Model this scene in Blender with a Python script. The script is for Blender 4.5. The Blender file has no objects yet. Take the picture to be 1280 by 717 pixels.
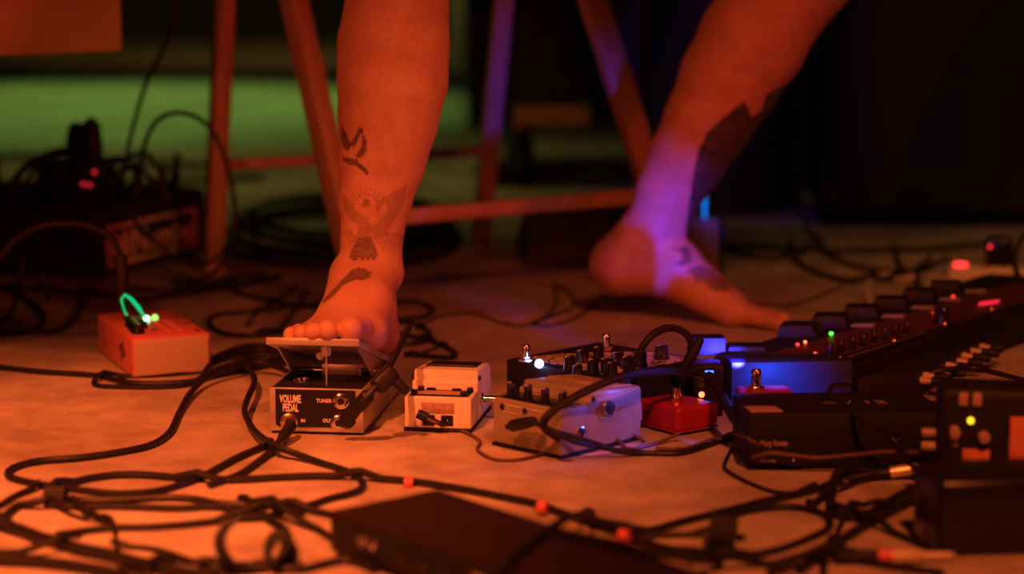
import bpy, bmesh, math, random
import numpy as np
from mathutils import Vector, Matrix
random.seed(7); np.random.seed(7)
C = bpy.context.scene
COL = C.collection
PI = math.pi

# ------------------------------------------------------------------ camera
FPX, CAMH, PITCH = 2650.0, 0.511, math.atan(408.5 / 2650.0)
cd = bpy.data.cameras.new('camera'); cam = bpy.data.objects.new('camera', cd); COL.objects.link(cam)
cam.location = (0, 0, CAMH); cam.rotation_euler = (PI / 2 - PITCH, 0, 0)
cd.sensor_width = 36; cd.lens = FPX / 1280 * 36; cd.clip_start = 0.05; cd.clip_end = 60
cd.dof.use_dof = True; cd.dof.focus_distance = 2.37; cd.dof.aperture_fstop = 2.4
C.camera = cam
# ------------------------------------------------------------------ world, view
w = bpy.data.worlds.new('world'); C.world = w; w.use_nodes = True
w.node_tree.nodes['Background'].inputs[0].default_value = (0.9, 0.45, 0.25, 1)
w.node_tree.nodes['Background'].inputs[1].default_value = 0.007
C.view_settings.view_transform = 'Standard'; C.view_settings.look = 'None'
C.view_settings.exposure = 0.0; C.view_settings.gamma = 1.0; C.view_settings.use_curve_mapping = False
# ------------------------------------------------------------------ stage lights
def aim(o, t):
    o.rotation_euler = (Vector(t) - o.location).to_track_quat('-Z', 'Y').to_euler()
def spot(name, loc, target, color, power, size, blend, radius):
    l = bpy.data.lights.new(name, 'SPOT'); l.color = color; l.energy = power
    l.spot_size = math.radians(size); l.spot_blend = blend; l.shadow_soft_size = radius
    o = bpy.data.objects.new(name, l); COL.objects.link(o); o.location = loc; aim(o, target); return o
spot('stage_light_orange', (-0.75, 0.80, 2.00), (-0.60, 1.86, 0), (1.0, 0.150, 0.031), 640, 40, 1.0, 0.03)
spot('stage_light_low_front', (-1.30, 0.10, 0.80), (0.05, 2.85, 0.36), (1.0, 0.14, 0.036), 56, 34, 1.0, 0.05)
spot('stage_light_amber', (0.50, 0.15, 2.10), (0.50, 2.02, 0.0), (1.0, 0.155, 0.033), 262, 44, 1.0, 0.08)
spot('added_fill_low_right', (1.2, 0.4, 0.9), (-0.62, 3.4, 0.05), (1.0, 0.22, 0.04), 70, 13, 1.0, 0.05)  # added fill for the lettered stage box panel, no known fixture
spot('stage_light_red', (1.7, 0.8, 0.75), (-0.10, 2.80, 0.34), (1.0, 0.042, 0.040), 62, 32, 0.9, 0.10)
spot('stage_light_red_side', (-1.9, 1.7, 0.7), (0.0, 2.8, 0.34), (1.0, 0.08, 0.030), 16, 34, 0.9, 0.12)
spot('stage_light_green', (-1.2, 9.2, 3.4), (-1.55, 7.6, 0), (0.52, 1.0, 0.17), 270, 52, 0.8, 0.15)
spot('stage_light_olive', (-0.4, 4.9, 2.6), (-0.5, 5.1, 0), (0.85, 0.72, 0.15), 42, 62, 1.0, 0.2)
spot('stage_light_amber_back', (0.9, 2.2, 2.4), (1.12, 3.45, 0), (1.0, 0.48, 0.12), 36, 40, 1.0, 0.2)
spot('stage_light_blue_back', (0.2, 3.6, 1.9), (0.66, 4.4, 0.42), (0.05, 0.08, 1.0), 11, 32, 1.0, 0.2)
spot('stage_light_far_amber', (-0.5, 9.0, 3.0), (-1.3, 12.4, 0), (0.9, 0.55, 0.12), 75, 70, 1.0, 0.2)
spot('added_fill_cupboard', (-0.5, 5.2, 1.3), (-0.1, 6.6, 0.7), (0.75, 0.7, 0.25), 16, 40, 1.0, 0.1)  # added fill to brighten the cupboard edge, no known fixture

# ------------------------------------------------------------------ helpers
_c, _s = math.cos(PITCH), math.sin(PITCH)
def ray(px, py):
    a = px - 640; b = 358.5 - py
    return Vector((a, FPX * _c + b * _s, -FPX * _s + b * _c))
def U(px, py, z=0.0):
    d = ray(px, py); t = (z - CAMH) / d.z
    return Vector((d.x * t, d.y * t, z))
def UD(px, py, Y):
    d = ray(px, py); t = Y / d.y
    return Vector((d.x * t, Y, CAMH + d.z * t))
def PROJ(v):
    v = np.asarray(v, float); z = v[:, 2] - CAMH; y = v[:, 1]
    zf = y * _c - z * _s
    return np.stack([640 + FPX * v[:, 0] / zf, 358.5 - FPX * (y * _s + z * _c) / zf], 1)

MATS = {}
def mat(name, col, rough=0.5, metal=0.0, var=0.12, scale=60, bump=0.0, emit=None, estr=0, spec=0.5, trans=0):
    if name in MATS: return MATS[name]
    m = bpy.data.materials.new(name); m.use_nodes = True; nt = m.node_tree; b = nt.nodes['Principled BSDF']
    tc = nt.nodes.new('ShaderNodeTexCoord')
    n = nt.nodes.new('ShaderNodeTexNoise'); n.inputs['Scale'].default_value = scale; n.inputs['Detail'].default_value = 4
    nt.links.new(tc.outputs['Object'], n.inputs['Vector'])
    r = nt.nodes.new('ShaderNodeValToRGB')
    r.color_ramp.elements[0].position = 0.3; r.color_ramp.elements[1].position = 0.7
    r.color_ramp.elements[0].color = tuple(c * (1 - var) for c in col) + (1,)
    r.color_ramp.elements[1].color = tuple(min(1, c * (1 + var)) for c in col) + (1,)
    nt.links.new(n.outputs[0], r.inputs[0]); nt.links.new(r.outputs[0], b.inputs['Base Color'])
    b.inputs['Roughness'].default_value = rough; b.inputs['Metallic'].default_value = metal
    b.inputs['Specular IOR Level'].default_value = spec
    if trans: b.inputs['Transmission Weight'].default_value = trans
    if bump:
        bp = nt.nodes.new('ShaderNodeBump'); bp.inputs['Strength'].default_value = bump; bp.inputs['Distance'].default_value = 0.001
        nt.links.new(n.outputs[0], bp.inputs['Height']); nt.links.new(bp.outputs[0], b.inputs['Normal'])
    if emit:
        b.inputs['Emission Color'].default_value = tuple(emit) + (1,); b.inputs['Emission Strength'].default_value = estr
    MATS[name] = m; return m
M_black = mat('black_plastic', (0.008, 0.0075, 0.0075), 0.28, bump=0.1, scale=300)
M_matte = mat('matte_black_paint', (0.011, 0.010, 0.010), 0.6, bump=0.25, scale=500, spec=0.28)
M_rubber = mat('black_rubber', (0.011, 0.010, 0.010), 0.5, spec=0.35)
M_cable = mat('cable_jacket', (0.013, 0.011, 0.011), 0.5, scale=90, spec=0.35)
M_cable_brown = mat('brown_cable_jacket', (0.10, 0.055, 0.035), 0.5, scale=90)
M_cable_white = mat('white_cable_jacket', (0.6, 0.56, 0.48), 0.45)
M_chrome = mat('chrome', (0.75, 0.75, 0.76), 0.18, 1.0, var=0.03)
M_gold = mat('brass_metal', (0.85, 0.6, 0.25), 0.25, 1.0, var=0.05)
M_alu = mat('brushed_aluminium', (0.62, 0.60, 0.58), 0.38, 0.75, var=0.06, scale=25)
M_cream = mat('cream_enamel', (0.80, 0.76, 0.66), 0.3, var=0.04, scale=30)
M_grey = mat('sand_grey_enamel', (0.30, 0.27, 0.20), 0.35, var=0.06, scale=30)
M_tan = mat('tan_rubber_pad', (0.33, 0.25, 0.15), 0.55, var=0.3, scale=60, bump=0.3)
M_redbox = mat('red_enamel', (0.36, 0.012, 0.014), 0.33, var=0.06)
M_synth = mat('coral_red_enamel', (0.62, 0.17, 0.17), 0.4, var=0.05)
M_synthtop = mat('coral_red_faceplate', (0.66, 0.16, 0.15), 0.38, var=0.06)
M_panel = mat('pale_wood_cheek', (0.52, 0.38, 0.30), 0.5, var=0.06, scale=14)
M_print = mat('white_print', (0.8, 0.77, 0.72), 0.5, var=0.03)
M_printdim = mat('grey_print', (0.30, 0.27, 0.24), 0.5, var=0.1)
M_label = mat('silver_sticker', (0.40, 0.28, 0.25), 0.45, var=0.2, scale=200)
M_case = mat('black_tolex', (0.016, 0.015, 0.015), 0.7, bump=0.5, scale=220)
M_cloth = mat('black_cloth', (0.02, 0.02, 0.022), 0.85, bump=0.4, scale=260)
M_ply = mat('orange_plywood', (0.62, 0.42, 0.24), 0.6, var=0.14, scale=9)
M_socket = mat('white_socket_plastic', (0.62, 0.58, 0.46), 0.4, var=0.05)
def led(name, col, s):
    return mat(name, tuple(min(1, c) for c in col), 0.3, emit=col, estr=s, var=0.0)
L_green = led('green_led', (0.22, 1, 0.40), 5); L_yg = led('lime_led', (0.32, 1, 0.16), 1.6); L_grn = led('small_green_led', (0.08, 1, 0.04), 4)
L_white = led('blue_white_led', (0.30, 0.38, 1.0), 14); L_blue = led('blue_lit_square', (0.02, 0.12, 1.0), 6)
L_red = led('red_led', (1, 0.03, 0.03), 3); L_orange = led('orange_led', (1, 0.13, 0.04), 5)
L_yellow = led('yellow_led', (1.0, 0.58, 0.02), 2.4); L_pink = led('pink_led', (1, 0.03, 0.06), 0.8)
L_dimred = led('dim_red_led', (1, 0.04, 0.06), 0.55)
L_ribbon = led('green_lit_strand_glow', (0.0, 0.72, 0.24), 0.8)

def wood(name, col):
    m = bpy.data.materials.new(name); m.use_nodes = True; nt = m.node_tree; b = nt.nodes['Principled BSDF']
    tc = nt.nodes.new('ShaderNodeTexCoord'); mp = nt.nodes.new('ShaderNodeMapping'); mp.inputs['Scale'].default_value = (40, 40, 2.5)
    n = nt.nodes.new('ShaderNodeTexNoise'); n.inputs['Scale'].default_value = 2.0; n.inputs['Detail'].default_value = 6
    r = nt.nodes.new('ShaderNodeValToRGB')
    r.color_ramp.elements[0].color = tuple(c * 0.7 for c in col) + (1,); r.color_ramp.elements[1].color = tuple(c * 1.15 for c in col) + (1,)
    nt.links.new(tc.outputs['Object'], mp.inputs[0]); nt.links.new(mp.outputs[0], n.inputs['Vector'])
    nt.links.new(n.outputs[0], r.inputs[0]); nt.links.new(r.outputs[0], b.inputs['Base Color'])
    b.inputs['Roughness'].default_value = 0.45; return m
M_wood = wood('varnished_beech', (0.50, 0.30, 0.17))
M_woodblk = wood('pale_wood_block', (0.60, 0.42, 0.28))

class MB:
    def __init__(s): s.bm = bmesh.new()
    def _add(s, verts, faces, T=None):
        vs = [s.bm.verts.new(T @ Vector(v) if T else Vector(v)) for v in verts]
        out = []
        for f in faces:
            try: out.append(s.bm.faces.new([vs[i] for i in f]))
            except ValueError: pass
        return vs, out
    def box(s, x0, x1, y0, y1, z0, z1, bev=0.0, seg=2, T=None):
        v = [(x, y, z) for x in (x0, x1) for y in (y0, y1) for z in (z0, z1)]
        f = [(0, 1, 3, 2), (4, 6, 7, 5), (0, 4, 5, 1), (2, 3, 7, 6), (0, 2, 6, 4), (1, 5, 7, 3)]
        vs, fs = s._add(v, f, T)
        if bev:
            es = list({e for q in fs for e in q.edges})
            bmesh.ops.bevel(s.bm, geom=es, offset=bev, segments=seg, affect='EDGES', profile=0.5)
        return s
    def prism(s, poly, z0, z1, bev=0.0, T=None, seg=2):
        n = len(poly)
        v = [(p[0], p[1], z0) for p in poly] + [(p[0], p[1], z1) for p in poly]
        f = [tuple(range(n - 1, -1, -1)), tuple(range(n, 2 * n))] + [(i, (i + 1) % n, n + (i + 1) % n, n + i) for i in range(n)]
        vs, fs = s._add(v, f, T)
        if bev:
            es = list({e for q in fs for e in q.edges})
            bmesh.ops.bevel(s.bm, geom=es, offset=bev, segments=seg, affect='EDGES', profile=0.5)
        return s
    def hexa(s, v8, bev=0.0):   # 4 bottom (ccw) + 4 top
        f = [(3, 2, 1, 0), (4, 5, 6, 7)] + [(i, (i + 1) % 4, 4 + (i + 1) % 4, 4 + i) for i in range(4)]
        vs, fs = s._add(v8, f)
        if bev:
            es = list({e for q in fs for e in q.edges})
            bmesh.ops.bevel(s.bm, geom=es, offset=bev, segments=2, affect='EDGES', profile=0.5)
        return s
    def lathe(s, prof, loc=(0, 0, 0), axis=(0, 0, 1), n=20, knurl=0.0):
        q = Vector(axis).normalized().to_track_quat('Z', 'Y').to_matrix().to_4x4()
        T = Matrix.Translation(Vector(loc)) @ q
        verts, faces = [], []
        for k, (r, z) in enumerate(prof):
            for i in range(n):
                rr = r * (1 - knurl * (i % 2)); a = 2 * PI * i / n
                verts.append((rr * math.cos(a), rr * math.sin(a), z))
        m = len(prof)
        for k in range(m - 1):
            for i in range(n):
                faces.append((k * n + i, k * n + (i + 1) % n, (k + 1) * n + (i + 1) % n, (k + 1) * n + i))
        faces.append(tuple(range(n - 1, -1, -1))); faces.append(tuple((m - 1) * n + i for i in range(n)))
        s._add(verts, faces, T); return s
    def cyl(s, p0, p1, r0, r1=None, n=16):
        p0, p1 = Vector(p0), Vector(p1); L = (p1 - p0).length
        return s.lathe([(r0, 0), (r1 if r1 is not None else r0, L)], p0, p1 - p0, n)
    def ball(s, c, r, sc=(1, 1, 1), n=14, m=8):
        prof = [(max(1e-4, math.sin(PI * k / m)), -math.cos(PI * k / m)) for k in range(m + 1)]
        verts, faces = [], []
        for (a, z) in prof:
            for i in range(n):
                t = 2 * PI * i / n
                verts.append((c[0] + r * sc[0] * a * math.cos(t), c[1] + r * sc[1] * a * math.sin(t), c[2] + r * sc[2] * z))
        for k in range(m):
            for i in range(n): faces.append((k * n + i, k * n + (i + 1) % n, (k + 1) * n + (i + 1) % n, (k + 1) * n + i))
        s._add(verts, faces); return s
    def tube(s, pts, r, n=8):
        pts = [Vector(p) for p in pts]; rr = r if hasattr(r, '__len__') else [r] * len(pts)
        verts, faces = [], []; up = None
        for i, p in enumerate(pts):
            d = (pts[min(i + 1, len(pts) - 1)] - pts[max(i - 1, 0)]).normalized()
            if up is None: up = d.orthogonal().normalized()
            up = (up - d * up.dot(d)); up = up.normalized() if up.length > 1e-6 else d.orthogonal().normalized()
            sd = d.cross(up)
            for k in range(n):
                a = 2 * PI * k / n; verts.append(p + (up * math.cos(a) + sd * math.sin(a)) * rr[i])
        for i in range(len(pts) - 1):
            for k in range(n): faces.append((i * n + k, i * n + (k + 1) % n, (i + 1) * n + (k + 1) % n, (i + 1) * n + k))
        faces.append(tuple(range(n - 1, -1, -1))); faces.append(tuple((len(pts) - 1) * n + k for k in range(n)))
        s._add(verts, faces); return s
    def beam(s, p0, p1, wx, wy, bev=0.003):
        p0, p1 = Vector(p0), Vector(p1); d = p1 - p0
        T = Matrix.Translation(p0) @ d.to_track_quat('Z', 'Y').to_matrix().to_4x4()
        return s.box(-wx / 2, wx / 2, -wy / 2, wy / 2, 0, d.length, bev, 2, T)
    def build(s, name, m, parent=None, smooth=True, ang=35):
        bmesh.ops.recalc_face_normals(s.bm, faces=s.bm.faces)
        me = bpy.data.meshes.new(name); 
        if smooth:
            for f in s.bm.faces: f.smooth = True
            for e in s.bm.edges:
                if len(e.link_faces) == 2 and e.calc_face_angle(0) > math.radians(ang): e.smooth = False
        s.bm.to_mesh(me); s.bm.free(); me.materials.append(m)
        o = bpy.data.objects.new(name, me); COL.objects.link(o)
        if parent is not None: o.parent = parent
        return o
def tag(o, label=None, cat=None, group=None, kind=None):
    if label: o['label'] = label
    if cat: o['category'] = cat
    if group: o['group'] = group
    if kind: o['kind'] = kind
    return o
def thing(name, label, cat, loc=(0, 0, 0), rz=0.0, group=None):
    o = bpy.data.objects.new(name, None); COL.objects.link(o); o.empty_display_size = 0.02
    o.location = loc; o.rotation_euler = (0, 0, math.radians(rz)); return tag(o, label, cat, group)
def text(s, size, m, parent, loc, rot, sx=1.0, bold=0.0, name='lettering', align='LEFT', thick=0.0002, label=None):
    cu = bpy.data.curves.new('t', 'FONT'); cu.body = s; cu.size = size; cu.align_x = align; cu.extrude = thick; cu.offset = bold
    cu.resolution_u = 3
    t = bpy.data.objects.new('t', cu); COL.objects.link(t)
    bpy.context.view_layer.update()
    me = bpy.data.meshes.new_from_object(t.evaluated_get(bpy.context.evaluated_depsgraph_get()))
    bpy.data.objects.remove(t); me.materials.clear(); me.materials.append(m)
    o = bpy.data.objects.new(name, me); COL.objects.link(o); o.parent = parent
    o.location = loc; o.rotation_euler = rot; o.scale = (sx, 1, 1)
    if label: o['label'] = label
    return o
FRONT = (PI / 2, 0, 0)   # text on a face that looks to local -Y

# ------------------------------------------------------------------ setting
def concrete():
    m = bpy.data.materials.new('worn_concrete'); m.use_nodes = True; nt = m.node_tree; b = nt.nodes['Principled BSDF']
    L = nt.links.new; tc = nt.nodes.new('ShaderNodeTexCoord')
    def noise(sc, det, rough=0.55, dist=0.0):
        n = nt.nodes.new('ShaderNodeTexNoise'); n.inputs['Scale'].default_value = sc; n.inputs['Detail'].default_value = det
        n.inputs['Roughness'].default_value = rough; n.inputs['Distortion'].default_value = dist
        L(tc.outputs['Object'], n.inputs['Vector']); return n
    a = noise(3.2, 5, dist=0.6); c = noise(16, 6, 0.65); f = noise(160, 3)
    r1 = nt.nodes.new('ShaderNodeValToRGB'); r1.color_ramp.elements[0].position = 0.36; r1.color_ramp.elements[1].position = 0.66
    r1.color_ramp.elements[0].color = (0.33, 0.28, 0.24, 1); r1.color_ramp.elements[1].color = (0.61, 0.55, 0.49, 1)
    L(a.outputs[0], r1.inputs[0])
    r2 = nt.nodes.new('ShaderNodeValToRGB'); r2.color_ramp.elements[0].position = 0.32; r2.color_ramp.elements[1].position = 0.62
    r2.color_ramp.elements[0].color = (0.66, 0.63, 0.60, 1); r2.color_ramp.elements[1].color = (1, 1, 1, 1); L(c.outputs[0], r2.inputs[0])
    mx = nt.nodes.new('ShaderNodeMixRGB'); mx.blend_type = 'MULTIPLY'; mx.inputs[0].default_value = 1.0
    L(r1.outputs[0], mx.inputs[1]); L(r2.outputs[0], mx.inputs[2])
    vo = nt.nodes.new('ShaderNodeTexVoronoi'); vo.inputs['Scale'].default_value = 26; vo.inputs['Randomness'].default_value = 1
    L(tc.outputs['Object'], vo.inputs['Vector'])
    r3 = nt.nodes.new('ShaderNodeValToRGB'); r3.color_ramp.elements[0].position = 0.035; r3.color_ramp.elements[1].position = 0.08
    r3.color_ramp.elements[0].color = (0.45, 0.4, 0.36, 1); r3.color_ramp.elements[1].color = (1, 1, 1, 1); L(vo.outputs['Distance'], r3.inputs[0])
    mx2 = nt.nodes.new('ShaderNodeMixRGB'); mx2.blend_type = 'MULTIPLY'; mx2.inputs[0].default_value = 0.7
    L(mx.outputs[0], mx2.inputs[1]); L(r3.outputs[0], mx2.inputs[2]); L(mx2.outputs[0], b.inputs['Base Color'])
    b.inputs['Roughness'].default_value = 0.62; b.inputs['Specular IOR Level'].default_value = 0.3
    bp = nt.nodes.new('ShaderNodeBump'); bp.inputs['Strength'].default_value = 0.35; bp.inputs['Distance'].default_value = 0.002
    ad = nt.nodes.new('ShaderNodeMath'); ad.operation = 'ADD'; L(c.outputs[0], ad.inputs[0]); L(f.outputs[0], ad.inputs[1])
    L(ad.outputs[0], bp.inputs['Height']); L(bp.outputs[0], b.inputs['Normal'])
    return m
tag(MB().box(-7, 7, -1.0, 13.6, -0.06, 0.0).build('floor', concrete()), kind='structure')
M_wall = mat('dark_plaster', (0.05, 0.045, 0.045), 0.8, var=0.2, scale=3)
tag(MB().box(-7, 7, 13.6, 13.75, -0.06, 3.6).build('wall_back', M_wall), kind='structure')
tag(MB().box(-7.15, -7, -1, 13.75, -0.06, 3.6).build('wall_left', M_wall), kind='structure')
tag(MB().box(7, 7.15, -1, 13.75, -0.06, 3.6).build('wall_right', M_wall), kind='structure')
tag(MB().box(-7, 7, 13.55, 13.6, 0.0, 0.12, 0.005).build('baseboard_back', M_wall), kind='structure')
# ------------------------------------------------------------------ the person (one continuous body)
import openvdb as vdb
def stn(px, py, D, r): return (UD(px, py, D), r)
prims = []   # (kind, group, a, b, ra, rb) round cones
def cone(g, A, B): prims.append((g, np.array(A[0]), np.array(B[0]), A[1], B[1]))
def chain(g, L):
    for a, b in zip(L, L[1:]): cone(g, a, b)
def V(x, y, z): return Vector((x, y, z))
PEL_A, PEL_B = V(-0.24, 3.06, 0.848), V(-0.02, 3.08, 0.848)
# leg whose foot stands on the treadle
KA = V(-0.133, 2.60, 0.575)
legA = [(KA, 0.060), stn(496, 8, 2.57, 0.0595), stn(492, 55, 2.55, 0.0640), stn(490.5, 100, 2.53, 0.0632), stn(485, 150, 2.51, 0.0565),
        stn(478, 200, 2.49, 0.0485), stn(469, 250, 2.475, 0.0400), stn(465, 295, 2.465, 0.0335), stn(461, 335, 2.458, 0.0350)]
chain('A', legA)
cone('A', (KA + V(0, -0.012, 0.0), 0.052), (KA + V(0, 0.02, 0.03), 0.06))
chain('A', [(KA, 0.062), (KA.lerp(PEL_A, 0.5) + V(0, 0, 0.02), 0.074), (PEL_A, 0.092)])
def plate_z(D): return 0.1055 - 0.290 * (D - 2.255)
hA = V(-0.166, 2.470, plate_z(2.47) + 0.0335)
cone('A', (hA, 0.0305), stn(466, 330, 2.485, 0.027))
mt = {}
TO = [(-0.1755, 2.272, 0.0142), (-0.2000, 2.267, 0.0118), (-0.2160, 2.270, 0.0105), (-0.2292, 2.276, 0.0096), (-0.2415, 2.284, 0.0090)]
MT = [(-0.1600, 2.334, 0.0185), (-0.1830, 2.330, 0.0165), (-0.2010, 2.334, 0.0155), (-0.2165, 2.342, 0.0140), (-0.2300, 2.352, 0.0125)]
ank = stn(459, 345, 2.452, 0.034)
for i, (x, y, r) in enumerate(MT):
    c = V(x, y, plate_z(y) + r * 0.98); mt[i] = (c, r)
    mid = (ank[0].lerp(c, 0.55) + V(0, 0, -0.002 + 0.004 * (2 - i) * 0.6), (0.027 - 0.0030 * i))
    chain('A', [(ank[0] + V(0.008 - 0.007 * i, -0.004, 0), ank[1] - 0.004 - 0.002 * i), mid, mt[i]])
    cone('A', (hA + V(0.006 - 0.004 * i, -0.012, 0), 0.024), mt[i])
cone('A', stn(426, 352, 2.462, 0.0110), stn(431, 336, 2.466, 0.010))      # outer ankle bone
cone('A', stn(489, 340, 2.452, 0.0115), stn(486, 322, 2.455, 0.011))     # inner ankle bone
NAILS = []
for i, (x, y, r) in enumerate(TO):
    tip = V(x, y, plate_z(y) + r * 1.0)
    mtp, mr = mt[i]; pip = mtp.lerp(tip, 0.55) + V(0, 0, 0.0050 if i else 0.0005)
    chain('tA%d' % i, [(mtp + V(0, -0.002, 0.001), mr * 0.86), (pip, r * 0.96), (tip, r)])
# the other leg, foot turned out, heel lifted
KB = V(0.475, 2.97, 0.555)
legB = [(KB, 0.062), stn(968, 5, 2.99, 0.0715), stn(941, 50, 2.99, 0.0735), stn(912, 100, 3.0, 0.0690), stn(886, 150, 3.005, 0.0605), stn(858, 200, 3.01, 0.0530),
        stn(836, 240, 3.015, 0.0455), stn(822, 278, 3.02, 0.0415), stn(812, 300, 3.02, 0.041)]
chain('B', legB)
chain('B', [(KB, 0.063), (KB.lerp(PEL_B, 0.5) + V(0, 0, 0.02), 0.076), (PEL_B, 0.092)])
hB = stn(774, 331, 3.035, 0.0405)
chain('B', [stn(800, 300, 3.022, 0.040), hB]); chain('B', [stn(812, 318, 3.025, 0.043), stn(846, 330, 3.00, 0.0330), stn(880, 360, 2.985, 0.0260), stn(918, 384, 2.955, 0.0215)])
chain('B', [hB, stn(838, 345, 3.0, 0.029), stn(912, 388, 2.955, 0.0205)])
fd = Vector((0.78, -0.42, 0)).normalized(); sd = Vector((0.42, 0.78, 0)).normalized()   # along the foot, away from the camera
b1 = UD(915, 388, 2.950); b1.z = 0.021
MTB = [(b1, 0.0215)] + [(b1 + sd * (0.020 * k + 0.002) - fd * 0.009 * k + V(0, 0, -0.0022 * k), 0.0195 - 0.0018 * k) for k in range(1, 5)]
t1 = UD(977, 400.5, 2.905); t1.z = 0.0135
TOB = [(t1, 0.0128)] + [(t1 + sd * (0.0215 * k + 0.001) - fd * (0.002 + 0.0125 * (k - 0.4)) + V(0, 0, -0.002 - 0.0006 * k), 0.0100 - 0.0006 * k) for k in range(1, 5)]
for k in range(1, 5):
    chain('B', [stn(835, 325, 3.03, 0.034), (UD(862, 345, 3.0).lerp(MTB[k][0], 0.35), 0.022), MTB[k]])
for k in range(5):
    m_, t_ = MTB[k], TOB[k]; pip = m_[0].lerp(t_[0], 0.55) + V(0, 0, 0.003 if k else 0.0)
    chain('tB%d' % k, [(m_[0] + fd * 0.004, m_[1] * 0.85), (pip, t_[1] * 0.98), t_])
    if k == 0: NAILS.append((t_[0] + fd * 0.005 + V(0, 0, t_[1] * 0.85), t_[1], Vector((0.35, -0.2, 0.9))))
# pelvis and waist
cone('P', (PEL_A, 0.095), (PEL_B, 0.095)); cone('P', (V(-0.13, 3.12, 0.88), 0.125), (V(-0.13, 3.12, 1.06), 0.125))
groups = sorted({p[0] for p in prims})
def sd_cone(X, a, b, ra, rb):
    ba = b - a; t = np.clip(((X - a) @ ba) / max(1e-9, ba @ ba), 0, 1)
    return np.linalg.norm(X - a - t[..., None] * ba, axis=-1) - (ra + (rb - ra) * t)
def smin(d1, d2, k):
    h = np.maximum(k - np.abs(d1 - d2), 0) / k
    return np.minimum(d1, d2) - h * h * k * 0.25
def field(X, use):
    acc = {}
    for i in use:
        g, a, b, ra, rb = prims[i]; d = sd_cone(X, a, b, ra, rb)
        acc[g] = d if g not in acc else smin(acc[g], d, 0.014 if g in 'AB' else (0.004 if g[0] == 't' else 0.04))
    out = None
    for g in ('A', 'B', 'P'):
        if g in acc: out = acc[g] if out is None else smin(out, acc[g], 0.04)
    toes = None
    for g in acc:
        if g[0] == 't': toes = acc[g] if toes is None else smin(toes, acc[g], 0.0030)
    if toes is not None: out = toes if out is None else smin(out, toes, 0.010)
    return out
H = 0.002; NB = 32
PA = np.array([p[1] for p in prims]); PB = np.array([p[2] for p in prims]); RA = np.array([max(p[3], p[4]) for p in prims])
lo = np.floor((np.minimum(PA, PB).min(0) - 0.14) / H / NB).astype(int); hi = np.ceil((np.maximum(PA, PB).max(0) + 0.14) / H / NB).astype(int)
grid = vdb.FloatGrid(0.01); grid.transform = vdb.createLinearTransform(voxelSize=H)
ii = np.arange(NB); gx, gy, gz = np.meshgrid(ii, ii, ii, indexing='ij'); G0 = np.stack([gx, gy, gz], -1)
half = NB * H / 2 * 1.7321
for bx in range(lo[0], hi[0]):
    for by in range(lo[1], hi[1]):
        for bz in range(lo[2], hi[2]):
            c = (np.array([bx, by, bz]) + 0.5) * NB * H
            ba = PB - PA; t = np.clip(((c - PA) * ba).sum(1) / np.maximum(1e-9, (ba * ba).sum(1)), 0, 1)
            dd = np.linalg.norm(c - PA - t[:, None] * ba, axis=1) - RA
            mn = dd.min()
            if mn > half + 0.02: continue
            if mn < -half - 0.02:
                grid.copyFromArray(np.full((NB, NB, NB), -0.01, np.float32), ijk=(int(bx * NB), int(by * NB), int(bz * NB))); continue
            use = [i for i in range(len(prims)) if dd[i] < half + 0.045]
            X = (G0 + np.array([bx, by, bz]) * NB) * H
            f = np.clip(field(X, use), -0.01, 0.01).astype(np.float32)
            grid.copyFromArray(f, ijk=(int(bx * NB), int(by * NB), int(bz * NB)))
pts, quads = grid.convertToQuads(0.0)
pts = np.asarray(pts, dtype=np.float64); quads = np.asarray(quads)
v0 = pts[quads[:, 0]]; v1 = pts[quads[:, 1]]; v2 = pts[quads[:, 2]]
fn = np.cross(v1 - v0, v2 - v0); cen = v0
eps = 0.004
k0 = np.random.choice(len(quads), 40)
use = list(range(len(prims))); nrm = fn[k0] / (np.linalg.norm(fn[k0], axis=1)[:, None] + 1e-12)
out = field(cen[k0] + nrm * eps, use) - field(cen[k0] - nrm * eps, use)
if np.sum(out > 0) < 20: quads = quads[:, ::-1]; fn = -fn
me = bpy.data.meshes.new('body')
me.vertices.add(len(pts)); me.vertices.foreach_set('co', pts.astype(np.float32).ravel())
me.loops.add(quads.size); me.loops.foreach_set('vertex_index', quads.astype(np.int32).ravel())
me.polygons.add(len(quads)); me.polygons.foreach_set('loop_start', (np.arange(len(quads)) * 4).astype(np.int32))
me.polygons.foreach_set('use_smooth', np.ones(len(quads), bool)); me.update(); me.validate()
# tattoos, one also holding shin shade: flat ink on the skin, stored per vertex
vn = np.zeros_like(pts)
for k in range(4): np.add.at(vn, quads[:, k], fn)
vn /= np.linalg.norm(vn, axis=1)[:, None] + 1e-12
pix = PROJ(pts); toc = np.array([0, 0, CAMH]) - pts; front = (vn * toc).sum(1) > 0
ink = np.zeros(len(pts))
def poly(P, sc, ox, oy, val):
    P = np.array(P, float) / sc + np.array([ox, oy]); x, y = pix[:, 0], pix[:, 1]
    m = front & (pts[:, 2] < 0.5) & (x > P[:, 0].min()) & (x < P[:, 0].max()) & (y > P[:, 1].min()) & (y < P[:, 1].max())
    idx = np.nonzero(m)[0]; ins = np.zeros(len(idx), bool); xx, yy = x[idx], y[idx]
    for i in range(len(P)):
        x0, y0 = P[i]; x1, y1 = P[i - 1]
        cnd = ((y0 > yy) != (y1 > yy)) & (xx < (x1 - x0) * (yy - y0) / (y1 - y0 + 1e-12) + x0); ins ^= cnd
    ink[idx[ins]] = np.maximum(ink[idx[ins]], val)
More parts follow.
